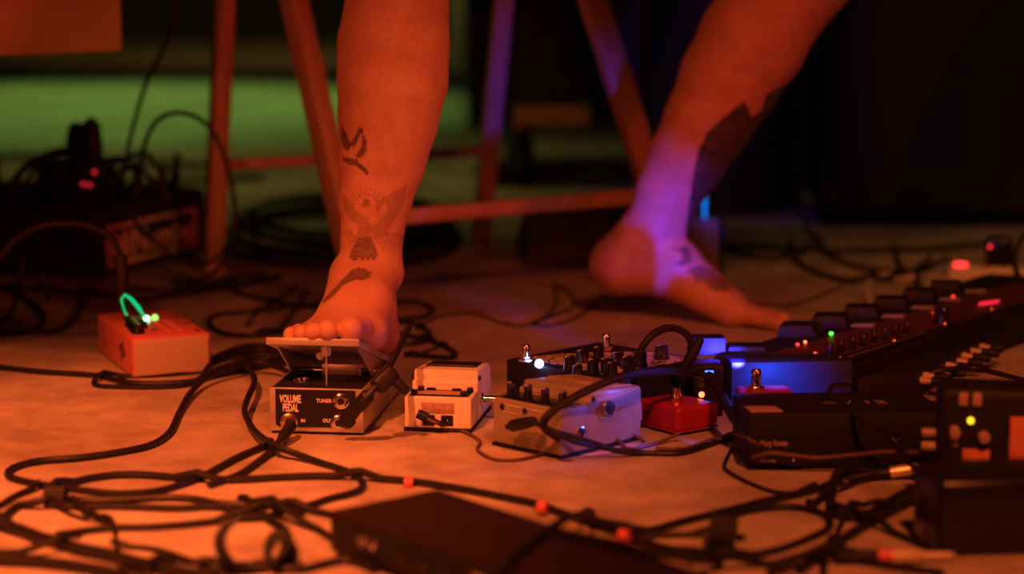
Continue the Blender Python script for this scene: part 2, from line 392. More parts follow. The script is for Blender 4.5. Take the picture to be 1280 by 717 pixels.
def stroke(x0, y0, x1, y1, wd, sc, ox, oy, val):
    d = np.array([x1 - x0, y1 - y0], float); n_ = np.array([-d[1], d[0]]) / (np.linalg.norm(d) + 1e-9) * wd
    poly([(x0 - n_[0], y0 - n_[1]), (x0 + n_[0], y0 + n_[1]), (x1 + n_[0] * .4, y1 + n_[1] * .4), (x1 - n_[0] * .4, y1 - n_[1] * .4)], sc, ox, oy, val)
S = (3.585, 400, 140)
for P in ([(95, 55), (120, 100), (140, 150), (128, 172), (105, 165), (95, 120)], [(180, 62), (192, 76), (168, 130), (152, 158), (128, 150), (162, 100)],
          [(190, 80), (213, 150), (205, 182), (182, 207), (160, 197), (188, 150)], [(103, 198), (150, 212), (177, 208), (165, 237), (130, 237), (103, 216)],
          [(158, 226), (182, 230), (220, 268), (210, 282), (168, 247)]): poly(P, *S, 0.85)
for P in ([(103, 370), (140, 398), (160, 440), (190, 462), (178, 505), (140, 485), (108, 440)], [(390, 328), (340, 350), (268, 395), (248, 442), (266, 442), (290, 408), (302, 440), (250, 500), (200, 520), (220, 552), (300, 540), (372, 420)],
          [(185, 470), (218, 470), (228, 560), (162, 565)]): poly(P, *S, 0.38)
poly([(165, 560), (232, 560), (262, 640), (240, 668), (228, 650), (215, 668), (204, 650), (190, 670), (180, 650), (160, 668), (130, 652)], *S, 0.72)
for k in range(11):
    a = math.radians(-165 + 15 * k); stroke(205 + 50 * math.cos(a), 420 + 45 * math.sin(a), 205 + 100 * math.cos(a), 420 + 92 * math.sin(a), 4, *S, 0.42)
for k in range(6):
    stroke(235 + 8 * k, 555 - 4 * k, 285 + 16 * k, 612 - 12 * k, 5, *S, 0.45); stroke(165 - 6 * k, 555 - 5 * k, 140 - 8 * k, 610 - 14 * k, 5, *S, 0.4)
poly([(190, 395), (205, 385), (220, 395), (222, 418), (205, 428), (188, 418)], *S, 0.6)
poly([(245, 388), (300, 330), (330, 300), (345, 278), (370, 255), (392, 232), (405, 222), (420, 222), (432, 212), (446, 220), (466, 218), (476, 232), (500, 242), (488, 256), (496, 266), (470, 272), (448, 282), (420, 277), (388, 287), (345, 310), (330, 335), (300, 362), (262, 388)], 3.983, 340, 280, 0.72)
S = (2.562, 720, 150)
poly([(930, 126), (940, 146), (952, 138), (958, 118), (990, 100), (990, 130), (940, 190), (900, 240), (880, 300), (862, 302), (857, 292), (862, 250), (867, 215), (873, 188), (884, 166), (905, 146)], 1.0, 0, 0, 1.0)  # large tattoo; shade on the turned-away shin front is painted in too
poly([(298, 408), (330, 412), (342, 403), (366, 410), (372, 455), (345, 467), (308, 462), (338, 446), (338, 426)], *S, 0.75)
poly([(350, 485), (375, 468), (402, 463), (440, 480), (482, 520), (500, 548), (440, 548), (410, 520), (385, 520), (370, 495)], *S, 0.66)
at = me.attributes.new('ink', 'FLOAT', 'POINT'); at.data.foreach_set('value', ink.astype(np.float32))
# hairiness of the shin as a grain direction comes from the material
sk = bpy.data.materials.new('skin'); sk.use_nodes = True; nt = sk.node_tree; b = nt.nodes['Principled BSDF']; L = nt.links.new
tc = nt.nodes.new('ShaderNodeTexCoord')
n1 = nt.nodes.new('ShaderNodeTexNoise'); n1.inputs['Scale'].default_value = 28; n1.inputs['Detail'].default_value = 5; L(tc.outputs['Object'], n1.inputs['Vector'])
r = nt.nodes.new('ShaderNodeValToRGB'); r.color_ramp.elements[0].position = 0.3; r.color_ramp.elements[1].position = 0.7
r.color_ramp.elements[0].color = (0.42, 0.205, 0.15, 1); r.color_ramp.elements[1].color = (0.54, 0.30, 0.22, 1); L(n1.outputs[0], r.inputs[0])
mp = nt.nodes.new('ShaderNodeMapping'); mp.inputs['Scale'].default_value = (420, 420, 30); L(tc.outputs['Object'], mp.inputs[0])
n2 = nt.nodes.new('ShaderNodeTexNoise'); n2.inputs['Scale'].default_value = 1.0; n2.inputs['Detail'].default_value = 3; n2.inputs['Distortion'].default_value = 0.6; L(mp.outputs[0], n2.inputs['Vector'])
hr = nt.nodes.new('ShaderNodeValToRGB'); hr.color_ramp.elements[0].position = 0.60; hr.color_ramp.elements[1].position = 0.70
hr.color_ramp.elements[0].color = (0, 0, 0, 1); hr.color_ramp.elements[1].color = (1, 1, 1, 1); L(n2.outputs[0], hr.inputs[0])
sx = nt.nodes.new('ShaderNodeSeparateXYZ'); L(tc.outputs['Object'], sx.inputs[0])
mr = nt.nodes.new('ShaderNodeMapRange'); mr.inputs['From Min'].default_value = 0.17; mr.inputs['From Max'].default_value = 0.26; mr.inputs['To Max'].default_value = 0.36; L(sx.outputs['Z'], mr.inputs['Value'])
mu = nt.nodes.new('ShaderNodeMath'); mu.operation = 'MULTIPLY'; L(hr.outputs[0], mu.inputs[0]); L(mr.outputs[0], mu.inputs[1])
m0 = nt.nodes.new('ShaderNodeMixRGB'); m0.inputs[2].default_value = (0.16, 0.07, 0.04, 1); L(mu.outputs[0], m0.inputs[0]); L(r.outputs[0], m0.inputs[1])
aa = nt.nodes.new('ShaderNodeAttribute'); aa.attribute_name = 'ink'
n3 = nt.nodes.new('ShaderNodeTexNoise'); n3.inputs['Scale'].default_value = 240; L(tc.outputs['Object'], n3.inputs['Vector'])
mr3 = nt.nodes.new('ShaderNodeMapRange'); mr3.inputs['To Min'].default_value = 0.55; mr3.inputs['To Max'].default_value = 1.25; L(n3.outputs[0], mr3.inputs['Value'])
m3 = nt.nodes.new('ShaderNodeMath'); m3.operation = 'MULTIPLY'; m3.use_clamp = True; L(aa.outputs['Fac'], m3.inputs[0]); L(mr3.outputs[0], m3.inputs[1])
m1 = nt.nodes.new('ShaderNodeMixRGB'); m1.inputs[2].default_value = (0.02, 0.022, 0.026, 1); L(m3.outputs[0], m1.inputs[0]); L(m0.outputs[0], m1.inputs[1])
L(m1.outputs[0], b.inputs['Base Color']); b.inputs['Roughness'].default_value = 0.48; b.inputs['Specular IOR Level'].default_value = 0.35
bp = nt.nodes.new('ShaderNodeBump'); bp.inputs['Strength'].default_value = 0.25; bp.inputs['Distance'].default_value = 0.0015; L(n2.outputs[0], bp.inputs['Height']); L(bp.outputs[0], b.inputs['Normal'])
me.materials.append(sk)
person = thing('person', 'barefoot person in shorts with tattooed shins, right foot on the volume pedal, left heel lifted', 'person', (-0.1, 3.05, 0))
bo = bpy.data.objects.new('body', me); COL.objects.link(bo); bo.parent = person; bo.location = (0.1, -3.05, 0)
M_nail = mat('toenail', (0.70, 0.45, 0.36), 0.25, var=0.03)
for p, r_, n_ in NAILS:
    q = n_.normalized().to_track_quat('Z', 'Y').to_matrix().to_4x4()
    m_ = MB(); m_.ball((0, 0, 0), 1, (r_ * 0.62, r_ * 0.62, r_ * 0.16)); bmesh.ops.transform(m_.bm, matrix=Matrix.Translation(p - person.location) @ q, verts=m_.bm.verts)
    m_.build('toenail', M_nail, person)
# shorts: two flared legs and a seat
M_short = mat('dark_denim', (0.03, 0.035, 0.05), 0.85, bump=0.4, scale=300)
sm = MB()
for K, Pv in ((KA, PEL_A), (KB, PEL_B)):
    ps = [K.lerp(Pv, t) + V(0, 0, 0.02 * math.sin(PI * t)) for t in np.linspace(0.22, 1.0, 10)]
    sm.tube([p - person.location for p in ps], [0.096 + 0.006 * t for t in np.linspace(0, 1, 10)], 24)
sm.tube([V(-0.13, 3.10, z) - person.location for z in (0.752, 0.80, 0.88, 0.98, 1.08)], [0.135, 0.165, 0.160, 0.148, 0.138], 28)
sm.build('shorts', M_short, person)
# ------------------------------------------------------------------ stool, boxes and cases behind
st = thing('stool', 'varnished wooden trestle stool behind the tattooed legs', 'stool', (-0.12, 3.37, 0))
o0 = st.location
def on(px, py, p0, p1):   # point on segment p0-p1 that shows at height py
    best = min((abs(PROJ([p0.lerp(p1, t)])[0][1] - py), t) for t in np.linspace(0, 1, 300)); return p0.lerp(p1, best[1])
fA, fB, fC, fD = U(266, 338), U(455, 392), U(600, 312), U(852, 352)
tA, tB, tC, tD = UD(290, -185, 3.33), UD(321, -200, 3.27), UD(649, -185, 3.39), UD(676, -205, 3.27)
for t in (tA, tB, tC, tD): t.z = 0.70
for f, t, wd in ((fA, tA, 0.034), (fB, tB, 0.038), (fC, tC, 0.036), (fD, tD, 0.040)):
    MB().beam(f - o0, t - o0, 0.030, wd, 0.004).build('leg', M_wood, st)
for a, b_, ya, yb, wd in ((fB, fD, 277, 243, 0.024), (fA, fC, 206, 189, 0.018)):
    ta, tb = (tB, tD) if a is fB else (tA, tC)
    MB().beam(on(0, ya, a, ta) - o0, on(0, yb, b_, tb) - o0, wd, wd, 0.005).build('stretcher', M_wood, st)
MB().box(-0.36, 0.28, -0.20, 0.12, 0.68, 0.72, 0.006).build('seat', M_wood, st)

# table with plywood skirt, upper left
tb = thing('side_table', 'orange plywood side table whose skirt hangs in at upper left', 'table', (-0.92, 3.05, 0))
def lb(o, p): return tuple(Vector(p) - o.location)
pl = [(-0.36, -0.13), (0.366, 0.0), (0.346, 0.02), (-0.38, -0.11)]
m = MB(); z1, z2 = UD(148, 62, 3.05).z, UD(0, 80, 2.98).z
m.hexa([(-0.42, -0.15, z2 - 0.012), (0.366, -0.03, z1), (0.366, -0.01, z1), (-0.42, -0.13, z2 - 0.012), (-0.42, -0.15, 0.60), (0.366, -0.03, 0.60), (0.366, -0.01, 0.60), (-0.42, -0.13, 0.60)], 0.003)
m.build('skirt_panel', M_ply, tb)
MB().prism([(-0.46, -0.19), (0.38, -0.06), (0.30, 0.50), (-0.54, 0.38)], 0.60, 0.63, 0.004).build('table_top', M_ply, tb)
for x, y in ((-0.40, -0.10), (-0.48, 0.33), (-0.34, 0.38)): MB().box(x - 0.02, x + 0.02, y - 0.02, y + 0.02, 0, 0.60, 0.003).build('leg', M_wood, tb)

# black amplifier head, left
c0 = U(133, 352); am = thing('stage_box', 'black stage box with white lettered side panel under a heap of plugs', 'stage box', tuple(c0), 70)
# local x runs along the lettered face, local y to the left
LA, HA, DA = 0.34, 0.118, 0.42
MB().box(0, LA, 0, DA, 0.008, HA, 0.006).build('body', M_case, am)
for x in (0.03, LA - 0.03):
    for y in (0.03, DA - 0.03): MB().cyl((x, y, 0), (x, y, 0.012), 0.012).build('rubber_foot', M_rubber, am)
pz0, pz1 = 0.022, 0.088
fr = MB()
for (x0, x1, z0, z1) in ((0.004, 0.30, pz1 - 0.006, pz1), (0.004, 0.30, pz0, pz0 + 0.006), (0.004, 0.011, pz0, pz1), (0.293, 0.30, pz0, pz1)):
    fr.box(x0, x1, -0.0022, 0.001, z0, z1, 0.0006)
fr.build('panel_frame', mat('faded_print', (0.75, 0.62, 0.50), 0.6, var=0.3, scale=40), am)
text('MiNumhu', 0.058, mat('faded_print', (0.75, 0.62, 0.50), 0.6, var=0.3, scale=40), am, (0.016, -0.001, pz0 + 0.013), FRONT, 1.15, 0.0006)
# plugs, knobs and LEDs on top
for k in range(26):
    x, y = random.uniform(0.02, 0.30), random.uniform(0.02, 0.40); h = random.uniform(0.02, 0.075)
    MB().lathe([(0.009, 0), (0.009, h * 0.5), (0.006, h * 0.55), (0.0055, h)], (x, y, HA - 0.002), (random.uniform(-.3, .3), random.uniform(-.3, .3), 1), 12).build('plug', M_rubber, am)
for (px, py) in ((104, 230), (118, 215), (112, 231)):
    p = UD(px, py, 3.33); d = am.matrix_world
    q = Matrix.Rotation(math.radians(-70), 4, 'Z') @ (p - c0); MB().ball(tuple(q), 0.0035).build('indicator', L_dimred, am)
MB().box(0.02, 0.085, 0.03, 0.11, HA, HA + 0.075, 0.006).build('transformer', M_case, am)
MB().lathe([(0.018, 0), (0.018, 0.03), (0.014, 0.06), (0.004, 0.07)], (0.05, 0.05, HA + 0.072), (0, 0, 1), 14).build('plug', M_rubber, am)
MB().lathe([(0.017, 0), (0.018, 0.03), (0.012, 0.055), (0.004, 0.06)], (0.07, 0.09, HA + 0.072), (0, 0, 1), 14).build('plug', M_rubber, am)

# box behind, at far left
b2 = thing('equipment_bag', 'slumped black cloth bag on the floor left of the lettered stage box', 'bag', (-1.28, 3.72, 0), 8)
MB().box(-0.16, 0.14, -0.12, 0.12, 0, 0.15, 0.04, 4).build('body', M_cloth, b2)
MB().tube([(-0.08, -0.115, 0.10), (-0.06, -0.14, 0.16), (0, -0.15, 0.19), (0.06, -0.14, 0.16), (0.08, -0.115, 0.10)], 0.007).build('handle', M_cloth, b2)

# bag behind the stretcher
bg = thing('gig_bag', 'low black padded bag behind the stool stretcher beside the lifted heel', 'bag', (0.125, 3.66, 0), 3)
m = MB(); m.hexa([(-0.115, -0.13, 0.0), (0.13, -0.13, 0), (0.13, 0.13, 0), (-0.115, 0.13, 0), (-0.095, -0.10, 0.085), (0.12, -0.10, 0.085), (0.12, 0.12, 0.085), (-0.095, 0.12, 0.085)], 0.016)
m.build('body', M_cloth, bg); MB().box(-0.10, 0.12, -0.128, -0.115, 0.04, 0.046, 0.001).build('zip', M_rubber, bg)

# wooden block with a blue-lit rod, no lamp of its own
wb = thing('wooden_block_rod', 'small wooden block with a blue-lit rod on top behind the lifted ankle', 'lamp', tuple(U(882, 346)), -2)
MB().box(-0.027, 0.020, -0.005, 0.045, 0, 0.096, 0.002).build('block', M_woodblk, wb)
MB().box(0.020, 0.028, -0.004, 0.046, 0, 0.096, 0.002).build('side_plate', M_black, wb)
L_rod = led('blue_lit_rod', (0.0, 0.22, 0.75), 0.9)  # blue light falling on the rod is put in as emission
MB().cyl((-0.002, 0.018, 0.096), (-0.002, 0.018, 0.135), 0.0032).build('rod', L_rod, wb)
MB().ball((-0.002, 0.018, 0.139), 0.0042).build('rod_tip', L_rod, wb)

# cabinets on the right
cb = thing('speaker_cabinet', 'large black speaker cabinet filling the upper right', 'speaker', (0.60, 4.06, 0), -2)
MB().box(0, 0.95, 0, 0.45, 0.03, 0.95, 0.012).build('cabinet', M_case, cb)
MB().box(0.035, 0.915, -0.006, 0.01, 0.065, 0.915, 0.004).build('grille', M_cloth, cb)
for x in (0.05, 0.90):
    for y in (0.05, 0.40): MB().cyl((x, y, 0), (x, y, 0.035), 0.02).build('rubber_foot', M_rubber, cb)
for x, z in ((0.02, 0.93), (0.02, 0.05), (0.93, 0.93), (0.93, 0.05)): MB().ball((x, -0.002, z), 0.018, (1, 0.5, 1)).build('corner_guard', M_black, cb)
c2 = thing('drum_case', 'tall black fibre case between the lifted ankle and the speaker cabinet', 'case', (0.44, 4.42, 0))
MB().lathe([(0.15, 0), (0.155, 0.01), (0.155, 0.5), (0.15, 0.52), (0.15, 0.8), (0.01, 0.82)], (0, 0, 0), n=40).build('shell', M_case, c2)
MB().lathe([(0.158, 0.49), (0.160, 0.495), (0.160, 0.53), (0.158, 0.535)], (0, 0, 0), n=40).build('lid_band', M_black, c2)
MB().box(-0.02, 0.02, -0.168, -0.15, 0.35, 0.42, 0.003).build('latch', M_chrome, c2)
# flight case on a dolly, centre back
fc = thing('flight_case', 'black flight case with rust-coloured rail on castors, centre back', 'case', (0.12, 4.95, 0), 2)
zb = 0.158
MB().box(-0.22, 0.30, -0.15, 0.42, zb, 0.95, 0.008).build('case_body', M_case, fc)
MB().box(-0.12, 0.05, -0.165, -0.15, 0.142, 0.186, 0.002).build('rail', M_ply, fc)
MB().box(-0.22, 0.30, -0.149, 0.42, 0.146, 0.158, 0.002).build('base_board', M_case, fc)
for x, y in ((-0.10, -0.08), (0.25, -0.08), (-0.10, 0.36), (0.25, 0.36)):
    h_ = MB().box(x - 0.022, x + 0.022, y - 0.02, y + 0.02, 0.10, 0.146, 0.004).build('castor', M_black, fc)
    MB().lathe([(0.052, -0.018), (0.058, -0.01), (0.058, 0.01), (0.052, 0.018)], (x, y + 0.01, 0.058), (1, 0.2, 0), 24).build('wheel', M_rubber, h_)
# green cupboard sliver behind
gr = thing('metal_cupboard', 'dark green metal cupboard with a beige edge seen between legs at top centre', 'cupboard', (-0.09, 6.6, 0))
MB().box(-0.06, 0.32, 0, 0.4, 0.10, 1.9, 0.004).build('body', mat('dark_green_paint', (0.03, 0.07, 0.045), 0.5), gr)
MB().box(-0.10, -0.06, 0, 0.4, 0.16, 1.9, 0.004).build('edge_panel', mat('beige_paint', (0.5, 0.42, 0.25), 0.5), gr)
for x in (-0.05, 0.28): MB().box(x, x + 0.03, 0.02, 0.05, 0, 0.12, 0.002).build('leg', M_black, gr)
# blue curtain far back
cu = MB(); n = 60
prof = [(0.55 + 1.6 * i / n, 12.6 + 0.06 * math.sin(i * 1.1)) for i in range(n + 1)]
P_ = prof + [(x, y + 0.02) for x, y in reversed(prof)]
vs = [(x, y, z) for z in (0.05, 3.3) for x, y in prof]
cu._add(vs, [(i, i + 1, n + 2 + i, n + 1 + i) for i in range(n)])
cur = cu.build('curtain', mat('blue_velvet', (0.03, 0.04, 0.3), 0.8)); sol = cur.modifiers.new('thick', 'SOLIDIFY'); sol.thickness = 0.01
tag(cur, 'dark blue curtain far behind right of the slanted stool leg', 'curtain')
spot('stage_light_blue_curtain', (1.0, 10.6, 2.9), (1.0, 12.6, 0.6), (0.05, 0.1, 1.0), 60, 50, 0.7, 0.2)

# power strip
ps = thing('power_strip', 'white power strip with glowing red switch at the right edge', 'power strip', tuple(U(1184, 366)), -14)
MB().box(0, 0.26, 0, 0.052, 0, 0.040, 0.006, 3).build('housing', M_socket, ps)
MB().box(0.008, 0.028, 0.010, 0.040, 0.038, 0.044, 0.002).build('switch', L_red, ps)
for k in range(3):
    MB().lathe([(0.021, 0), (0.021, 0.002), (0.016, 0.002)], (0.085 + 0.055 * k, 0.026, 0.0395), n=20).build('socket', M_cable_white, ps)
p_ = U(1184, 366); ad = thing('power_adapter', 'black plug adapter with tiny red light standing on the white power strip', 'adapter', (p_.x + 0.069, p_.y + 0.004, 0.040), -14)
MB().box(-0.012, 0.030, -0.002, 0.036, 0.0012, 0.046, 0.005, 3).build('housing', M_black, ad)
MB().ball((-0.004, -0.003, 0.032), 0.0022).build('indicator', L_red, ad)
# ------------------------------------------------------------------ effects gear on the floor
def knob(parent, x, y, z, r, h, m=None, pointer=True, mp=None, name='knob', sub=True):
    k = MB().lathe([(r, 0), (r * 1.02, h * 0.15), (r * 0.9, h * 0.3), (r * 0.86, h * 0.92), (r * 0.7, h), (0.0005, h)], (x, y, z), n=20, knurl=0.05).build(name, m or M_black, parent)
    if pointer: MB().box(x - r * 0.08, x + r * 0.08, y - r * 0.95, y - r * 0.1, z + h * 0.95, z + h * 1.02).build('pointer', mp or M_print, k)
    return k
def footswitch(parent, x, y, z, s=1.0):
    f = MB().lathe([(0.0075 * s, 0), (0.0085 * s, 0.001), (0.0085 * s, 0.0035 * s), (0.0065 * s, 0.004 * s), (0.0055 * s, 0.0045 * s), (0.0055 * s, 0.006 * s)], (x, y, z), n=6).build('footswitch', M_chrome, parent)
    MB().lathe([(0.0042 * s, 0.0), (0.0042 * s, 0.006 * s), (0.0048 * s, 0.0065 * s), (0.0048 * s, 0.0115 * s), (0.0038 * s, 0.0135 * s), (0.0004, 0.014 * s)], (x, y, z + 0.0055 * s), n=18).build('button', M_chrome, f)
def jack(parent, loc, axis, r=0.0065, m=None, name='jack_socket'):
    j = MB().lathe([(r * 1.15, 0), (r * 1.15, 0.0018), (r * 0.8, 0.0028), (r * 0.5, 0.0028), (r * 0.48, 0.0006)], loc, axis, 20).build(name, m or M_chrome, parent)
    MB().lathe([(r * 0.47, 0.0), (r * 0.47, 0.0030)], loc, axis, 14).build('jack_hole', M_rubber, j); return j

# --- coral red mini synthesiser
sy = thing('mini_synthesizer', 'coral red mini synthesizer with pale end cheek and green lights', 'synthesizer', tuple(U(166, 474)), 23)
W_, L_, H_ = 0.100, 0.198, 0.051
MB().box(0, W_, 0.0012, L_, 0.0012, H_, 0.0035, 3).build('body', M_synth, sy)
MB().box(0.0028, W_ - 0.0028, -0.0012, 0.003, 0.003, H_ - 0.003, 0.0022, 3).build('end_cheek', M_panel, sy)
MB().box(0.004, W_ - 0.004, 0.010, L_ - 0.006, H_ - 0.0005, H_ + 0.0007, 0.0004).build('faceplate', M_synthtop, sy)
for k in range(5): knob(sy, 0.0150 + 0.0012 * k, 0.030 + 0.0150 * k, H_ + 0.0005, 0.0082, 0.0125)
for k in range(3): knob(sy, 0.031, 0.066 + 0.018 * k, H_ + 0.0005, 0.0052, 0.009)
for (x, y) in ((0.039, 0.048), (0.088, 0.020), (0.0885, 0.078), (0.089, 0.13), (0.052, 0.178)):
    MB().box(x - 0.0035, x + 0.0035, y - 0.003, y + 0.003, H_ + 0.0005, H_ + 0.0018, 0.0006).build('button', M_black, sy)
for i in range(6):
    for j in range(2):
        x, y = 0.056 + 0.015 * j, 0.034 + 0.014 * i
        MB().lathe([(0.0058, 0), (0.0058, 0.0012), (0.0046, 0.0022), (0.0004, 0.0024)], (x, y, H_ + 0.0005), n=16).build('key_pad', M_synth, sy)
for (x, y, m_) in ((0.0465, 0.118, L_green), (0.0585, 0.122, L_yg)):
    MB().ball((x, y, H_ + 0.003), 0.0042, (1, 1, 1.1)).build('indicator', m_, sy)
g = MB()
for k, (y, z, h) in enumerate(((0.040, 0.026, 0.010), (0.050, 0.028, 0.020), (0.058, 0.024, 0.024), (0.068, 0.028, 0.010))):
    g.box(-0.0006, 0.0008, y - 0.0022, y + 0.0022, z - h / 2, z + h / 2, 0.0003)
g.ball((0, 0.155, 0.018), 0.003, (0.3, 1, 1)); g.build('side_grille', M_black, sy)
rb = MB().tube([(0.020, 0.098, H_ + 0.006), (0.016, 0.110, H_ + 0.018), (0.015, 0.120, H_ + 0.030), (0.020, 0.122, H_ + 0.036), (0.028, 0.120, H_ + 0.030), (0.037, 0.118, H_ + 0.018), (0.044, 0.118, H_ + 0.006)], [0.0012, 0.0012, 0.0013, 0.0018, 0.0026, 0.0028, 0.0012], 8).build('green_lit_strand', L_ribbon, sy)  # green LED light on the thin strand is put in as emission

# --- volume pedal
vp = thing('volume_pedal', 'black and silver VOLUME PEDAL with tilted treadle under the bare foot', 'pedal', tuple(U(338, 541.5)), -7)
W_, L_, H_ = 0.1035, 0.255, 0.051
sh = MB()
sh.box(0, W_, 0, L_, 0.0035, 0.0065)                                   # floor of the tray
sh.box(0, 0.0022, 0.0, L_, 0.0035, H_); sh.box(W_ - 0.0022, W_, 0.0, L_, 0.0035, H_)
sh.box(0, W_, -0.0004, 0.0018, 0.0035, H_ + 0.0005, 0.0004)
sh.build('chassis', M_alu, vp)
MB().box(0.001, W_ - 0.001, 0.003, L_ - 0.003, 0.0, 0.0035, 0.0008).build('base_pad', M_rubber, vp)
MB().prism([(0.0065, 0.011), (0.010, 0.0085), (W_ - 0.014, 0.0085), (W_ - 0.0085, 0.014), (W_ - 0.0085, 0.0502), (0.0065, 0.0502)], 0, 0.0016, 0, Matrix.Rotation(PI / 2, 4, 'X')).build('front_plate', M_matte, vp)
MB().box(0.003, W_ - 0.003, 0.002, 0.085, 0.0455, 0.0505, 0.0008).build('top_cover', M_matte, vp)
MB().box(0.006, W_ - 0.006, 0.085, 0.15, 0.010, 0.040, 0.001).build('inner_well', M_matte, vp)
tx = 0.0018
text('VOLUME', 0.0120, M_print, vp, (0.0115, -tx, 0.0355), FRONT, 0.50, 0.0003)
text('PEDAL', 0.0120, M_print, vp, (0.0145, -tx, 0.0258), FRONT, 0.50, 0.0003)
text('IN', 0.0052, M_print, vp, (0.0345, -tx, 0.0140), FRONT, 0.9, 0.0001)
text('TUNER', 0.0056, M_print, vp, (0.0520, -tx, 0.0365), FRONT, 0.95, 0.0001)
text('OUT', 0.0056, M_print, vp, (0.0588, -tx, 0.0145), FRONT, 0.95, 0.0001)
jack(vp, (0.0215, -0.0012, 0.0140), (0, -1, 0), 0.0085, M_gold)
jack(vp, (0.0795, -0.0012, 0.0385), (0, -1, 0), 0.0078, M_chrome)
jack(vp, (0.0765, -0.0012, 0.0145), (0, -1, 0), 0.0078, M_chrome)
MB().lathe([(0.0105, 0), (0.0105, 0.001), (0.0085, 0.002), (0.0085, 0.0006)], (0.026, 0.045, 0.0505), n=22).build('grommet', M_chrome, vp)
# treadle: tilted plate with down-turned cheeks
tr = MB(); W2 = 0.0525
cx = W_ / 2 - 0.003
def pz(y): return 0.1060 - 0.290 * (y - 0.004)
tr.hexa([(cx - 0.053, 0.004, pz(0.004) - 0.0082), (cx + 0.050, 0.004, pz(0.004) - 0.0082), (cx + 0.050, 0.250, pz(0.25) - 0.0075), (cx - 0.053, 0.250, pz(0.25) - 0.0075),
         (cx - 0.053, 0.004, pz(0.004)), (cx + 0.050, 0.004, pz(0.004)), (cx + 0.050, 0.250, pz(0.25)), (cx - 0.053, 0.250, pz(0.25))], 0.001)
tre = tr.build('treadle', M_alu, vp)
for sx_ in (cx - 0.0455, cx + 0.0435):
    c_ = MB()
    pts_ = [(0.012, pz(0.012) - 0.006), (0.205, pz(0.205) - 0.006), (0.17, 0.040), (0.10, 0.046), (0.055, 0.072)]
    c_.prism([(y, z) for y, z in pts_], 0, 0.002, 0, Matrix.Translation((sx_, 0, 0)) @ Matrix(((0, 0, 1, 0), (1, 0, 0, 0), (0, 1, 0, 0), (0, 0, 0, 1)))); c_.build('treadle_cheek', M_alu, tre)
MB().cyl((0.006, 0.125, 0.047), (W_ - 0.006, 0.125, 0.047), 0.004).build('axle', M_chrome, vp)
MB().cyl((0.0585, 0.022, 0.048), (0.0585, 0.022, 0.098), 0.0011, n=8).build('pull_cord', M_alu, vp)
MB().lathe([(0.0055, 0), (0.0060, 0.004), (0.0060, 0.010), (0.003, 0.012)], (0.0585, 0.022, 0.084), n=14).build('cord_clamp', M_alu, vp)
MB().lathe([(0.006, 0), (0.006, 0.004), (0.0045, 0.006), (0.0045, 0.009)], (0.044, 0.055, 0.078), (0.3, -1, 0), 6).build('pivot_nut', M_chrome, vp)
MB().box(0.040, 0.085, 0.085, 0.088, 0.050, 0.062, 0.0005).build('crossmember', M_alu, vp)

# --- compact stompbox (cream) and its bigger grey cousin
def stompbox(name, label, loc, rz, w, l, hs, ht, M1, Mpad, nk, kr, kh, ys=0.046):
    t = thing(name, label, 'pedal', loc, rz)
    MB().box(-0.001, w + 0.001, -0.001, l + 0.001, 0, 0.0035, 0.001).build('rubber_base', M_rubber, t)
    b = MB(); b.box(0, w, 0, ys, 0.0035, hs, 0.0022, 3); b.box(0, w, ys - 0.004, l, 0.0035, hs + (ht - hs) * 0.45, 0.0022, 3); b.build('body', M1, t)
    MB().box(0.004, w - 0.004, 0.006, ys - 0.006, hs - 0.0005, hs + 0.0008, 0.0004).build('control_plate', M_black, t)
    p = MB(); y0 = ys + 0.002; d = 0.010
    p.hexa([(0.0005, y0, ht - 0.0125), (w - 0.0005, y0, ht - 0.0125), (w + 0.001, l + 0.002, 0.020), (-0.001, l + 0.002, 0.020),
            (0.0012, y0 + 0.001, ht), (w - 0.0012, y0 + 0.001, ht), (w - 0.001, l, ht - 0.0065), (0.001, l, ht - 0.0065)], 0.0026)
    tp = p.build('treadle', M1, t)
    q = MB(); q.hexa([(0.008, y0 + 0.030, ht - 0.0024), (w - 0.008, y0 + 0.030, ht - 0.0024), (w - 0.008, l - 0.006, ht - 0.0078), (0.008, l - 0.006, ht - 0.0078),
                      (0.009, y0 + 0.031, ht + 0.0003), (w - 0.009, y0 + 0.031, ht + 0.0003), (w - 0.009, l - 0.007, ht - 0.0045), (0.009, l - 0.007, ht - 0.0045)], 0.0006)
    q.build('rubber_pad', Mpad, tp)
    for x in (-0.0005, w + 0.0005): MB().ball((x, y0 + 0.004, ht - 0.009), 0.0032, (0.5, 1, 1)).build('screw', M_black, tp)
    if nk:
        for i in range(nk):
            x = 0.012 + (w - 0.024) * i / (nk - 1); knob(t, x, ys * 0.36 if i % 2 == 0 or nk > 3 else ys * 0.45, hs + 0.0007, kr, kh, M_black)
    return t
bs = stompbox('stompbox', 'cream white compact stompbox with black treadle pad right of the volume pedal', tuple(U(505.6, 538)), -9, 0.0745, 0.130, 0.0385, 0.0600, M_cream, M_rubber, 0, 0, 0)
for x, y in ((0.0090, 0.0105), (0.0640, 0.0105), (0.013, 0.030), (0.068, 0.030)):
    MB().lathe([(0.0036, 0), (0.0036, 0.004), (0.0028, 0.0055), (0.0004, 0.0056)], (x, y, 0.0392), n=14).build('knob', M_black, bs)
for x in (0.0235, 0.052): MB().box(x - 0.005, x + 0.005, 0.033, 0.037, 0.0392, 0.0420, 0.0005).build('switch_cap', M_black, bs)
MB().box(0.012, 0.062, 0.012, 0.030, 0.0390, 0.0400, 0.0003).build('control_label', M_label, bs)
MB().box(0.0190, 0.0560, -0.0006, 0.0006, 0.0205, 0.0325, 0.0003).build('sticker', M_label, bs)
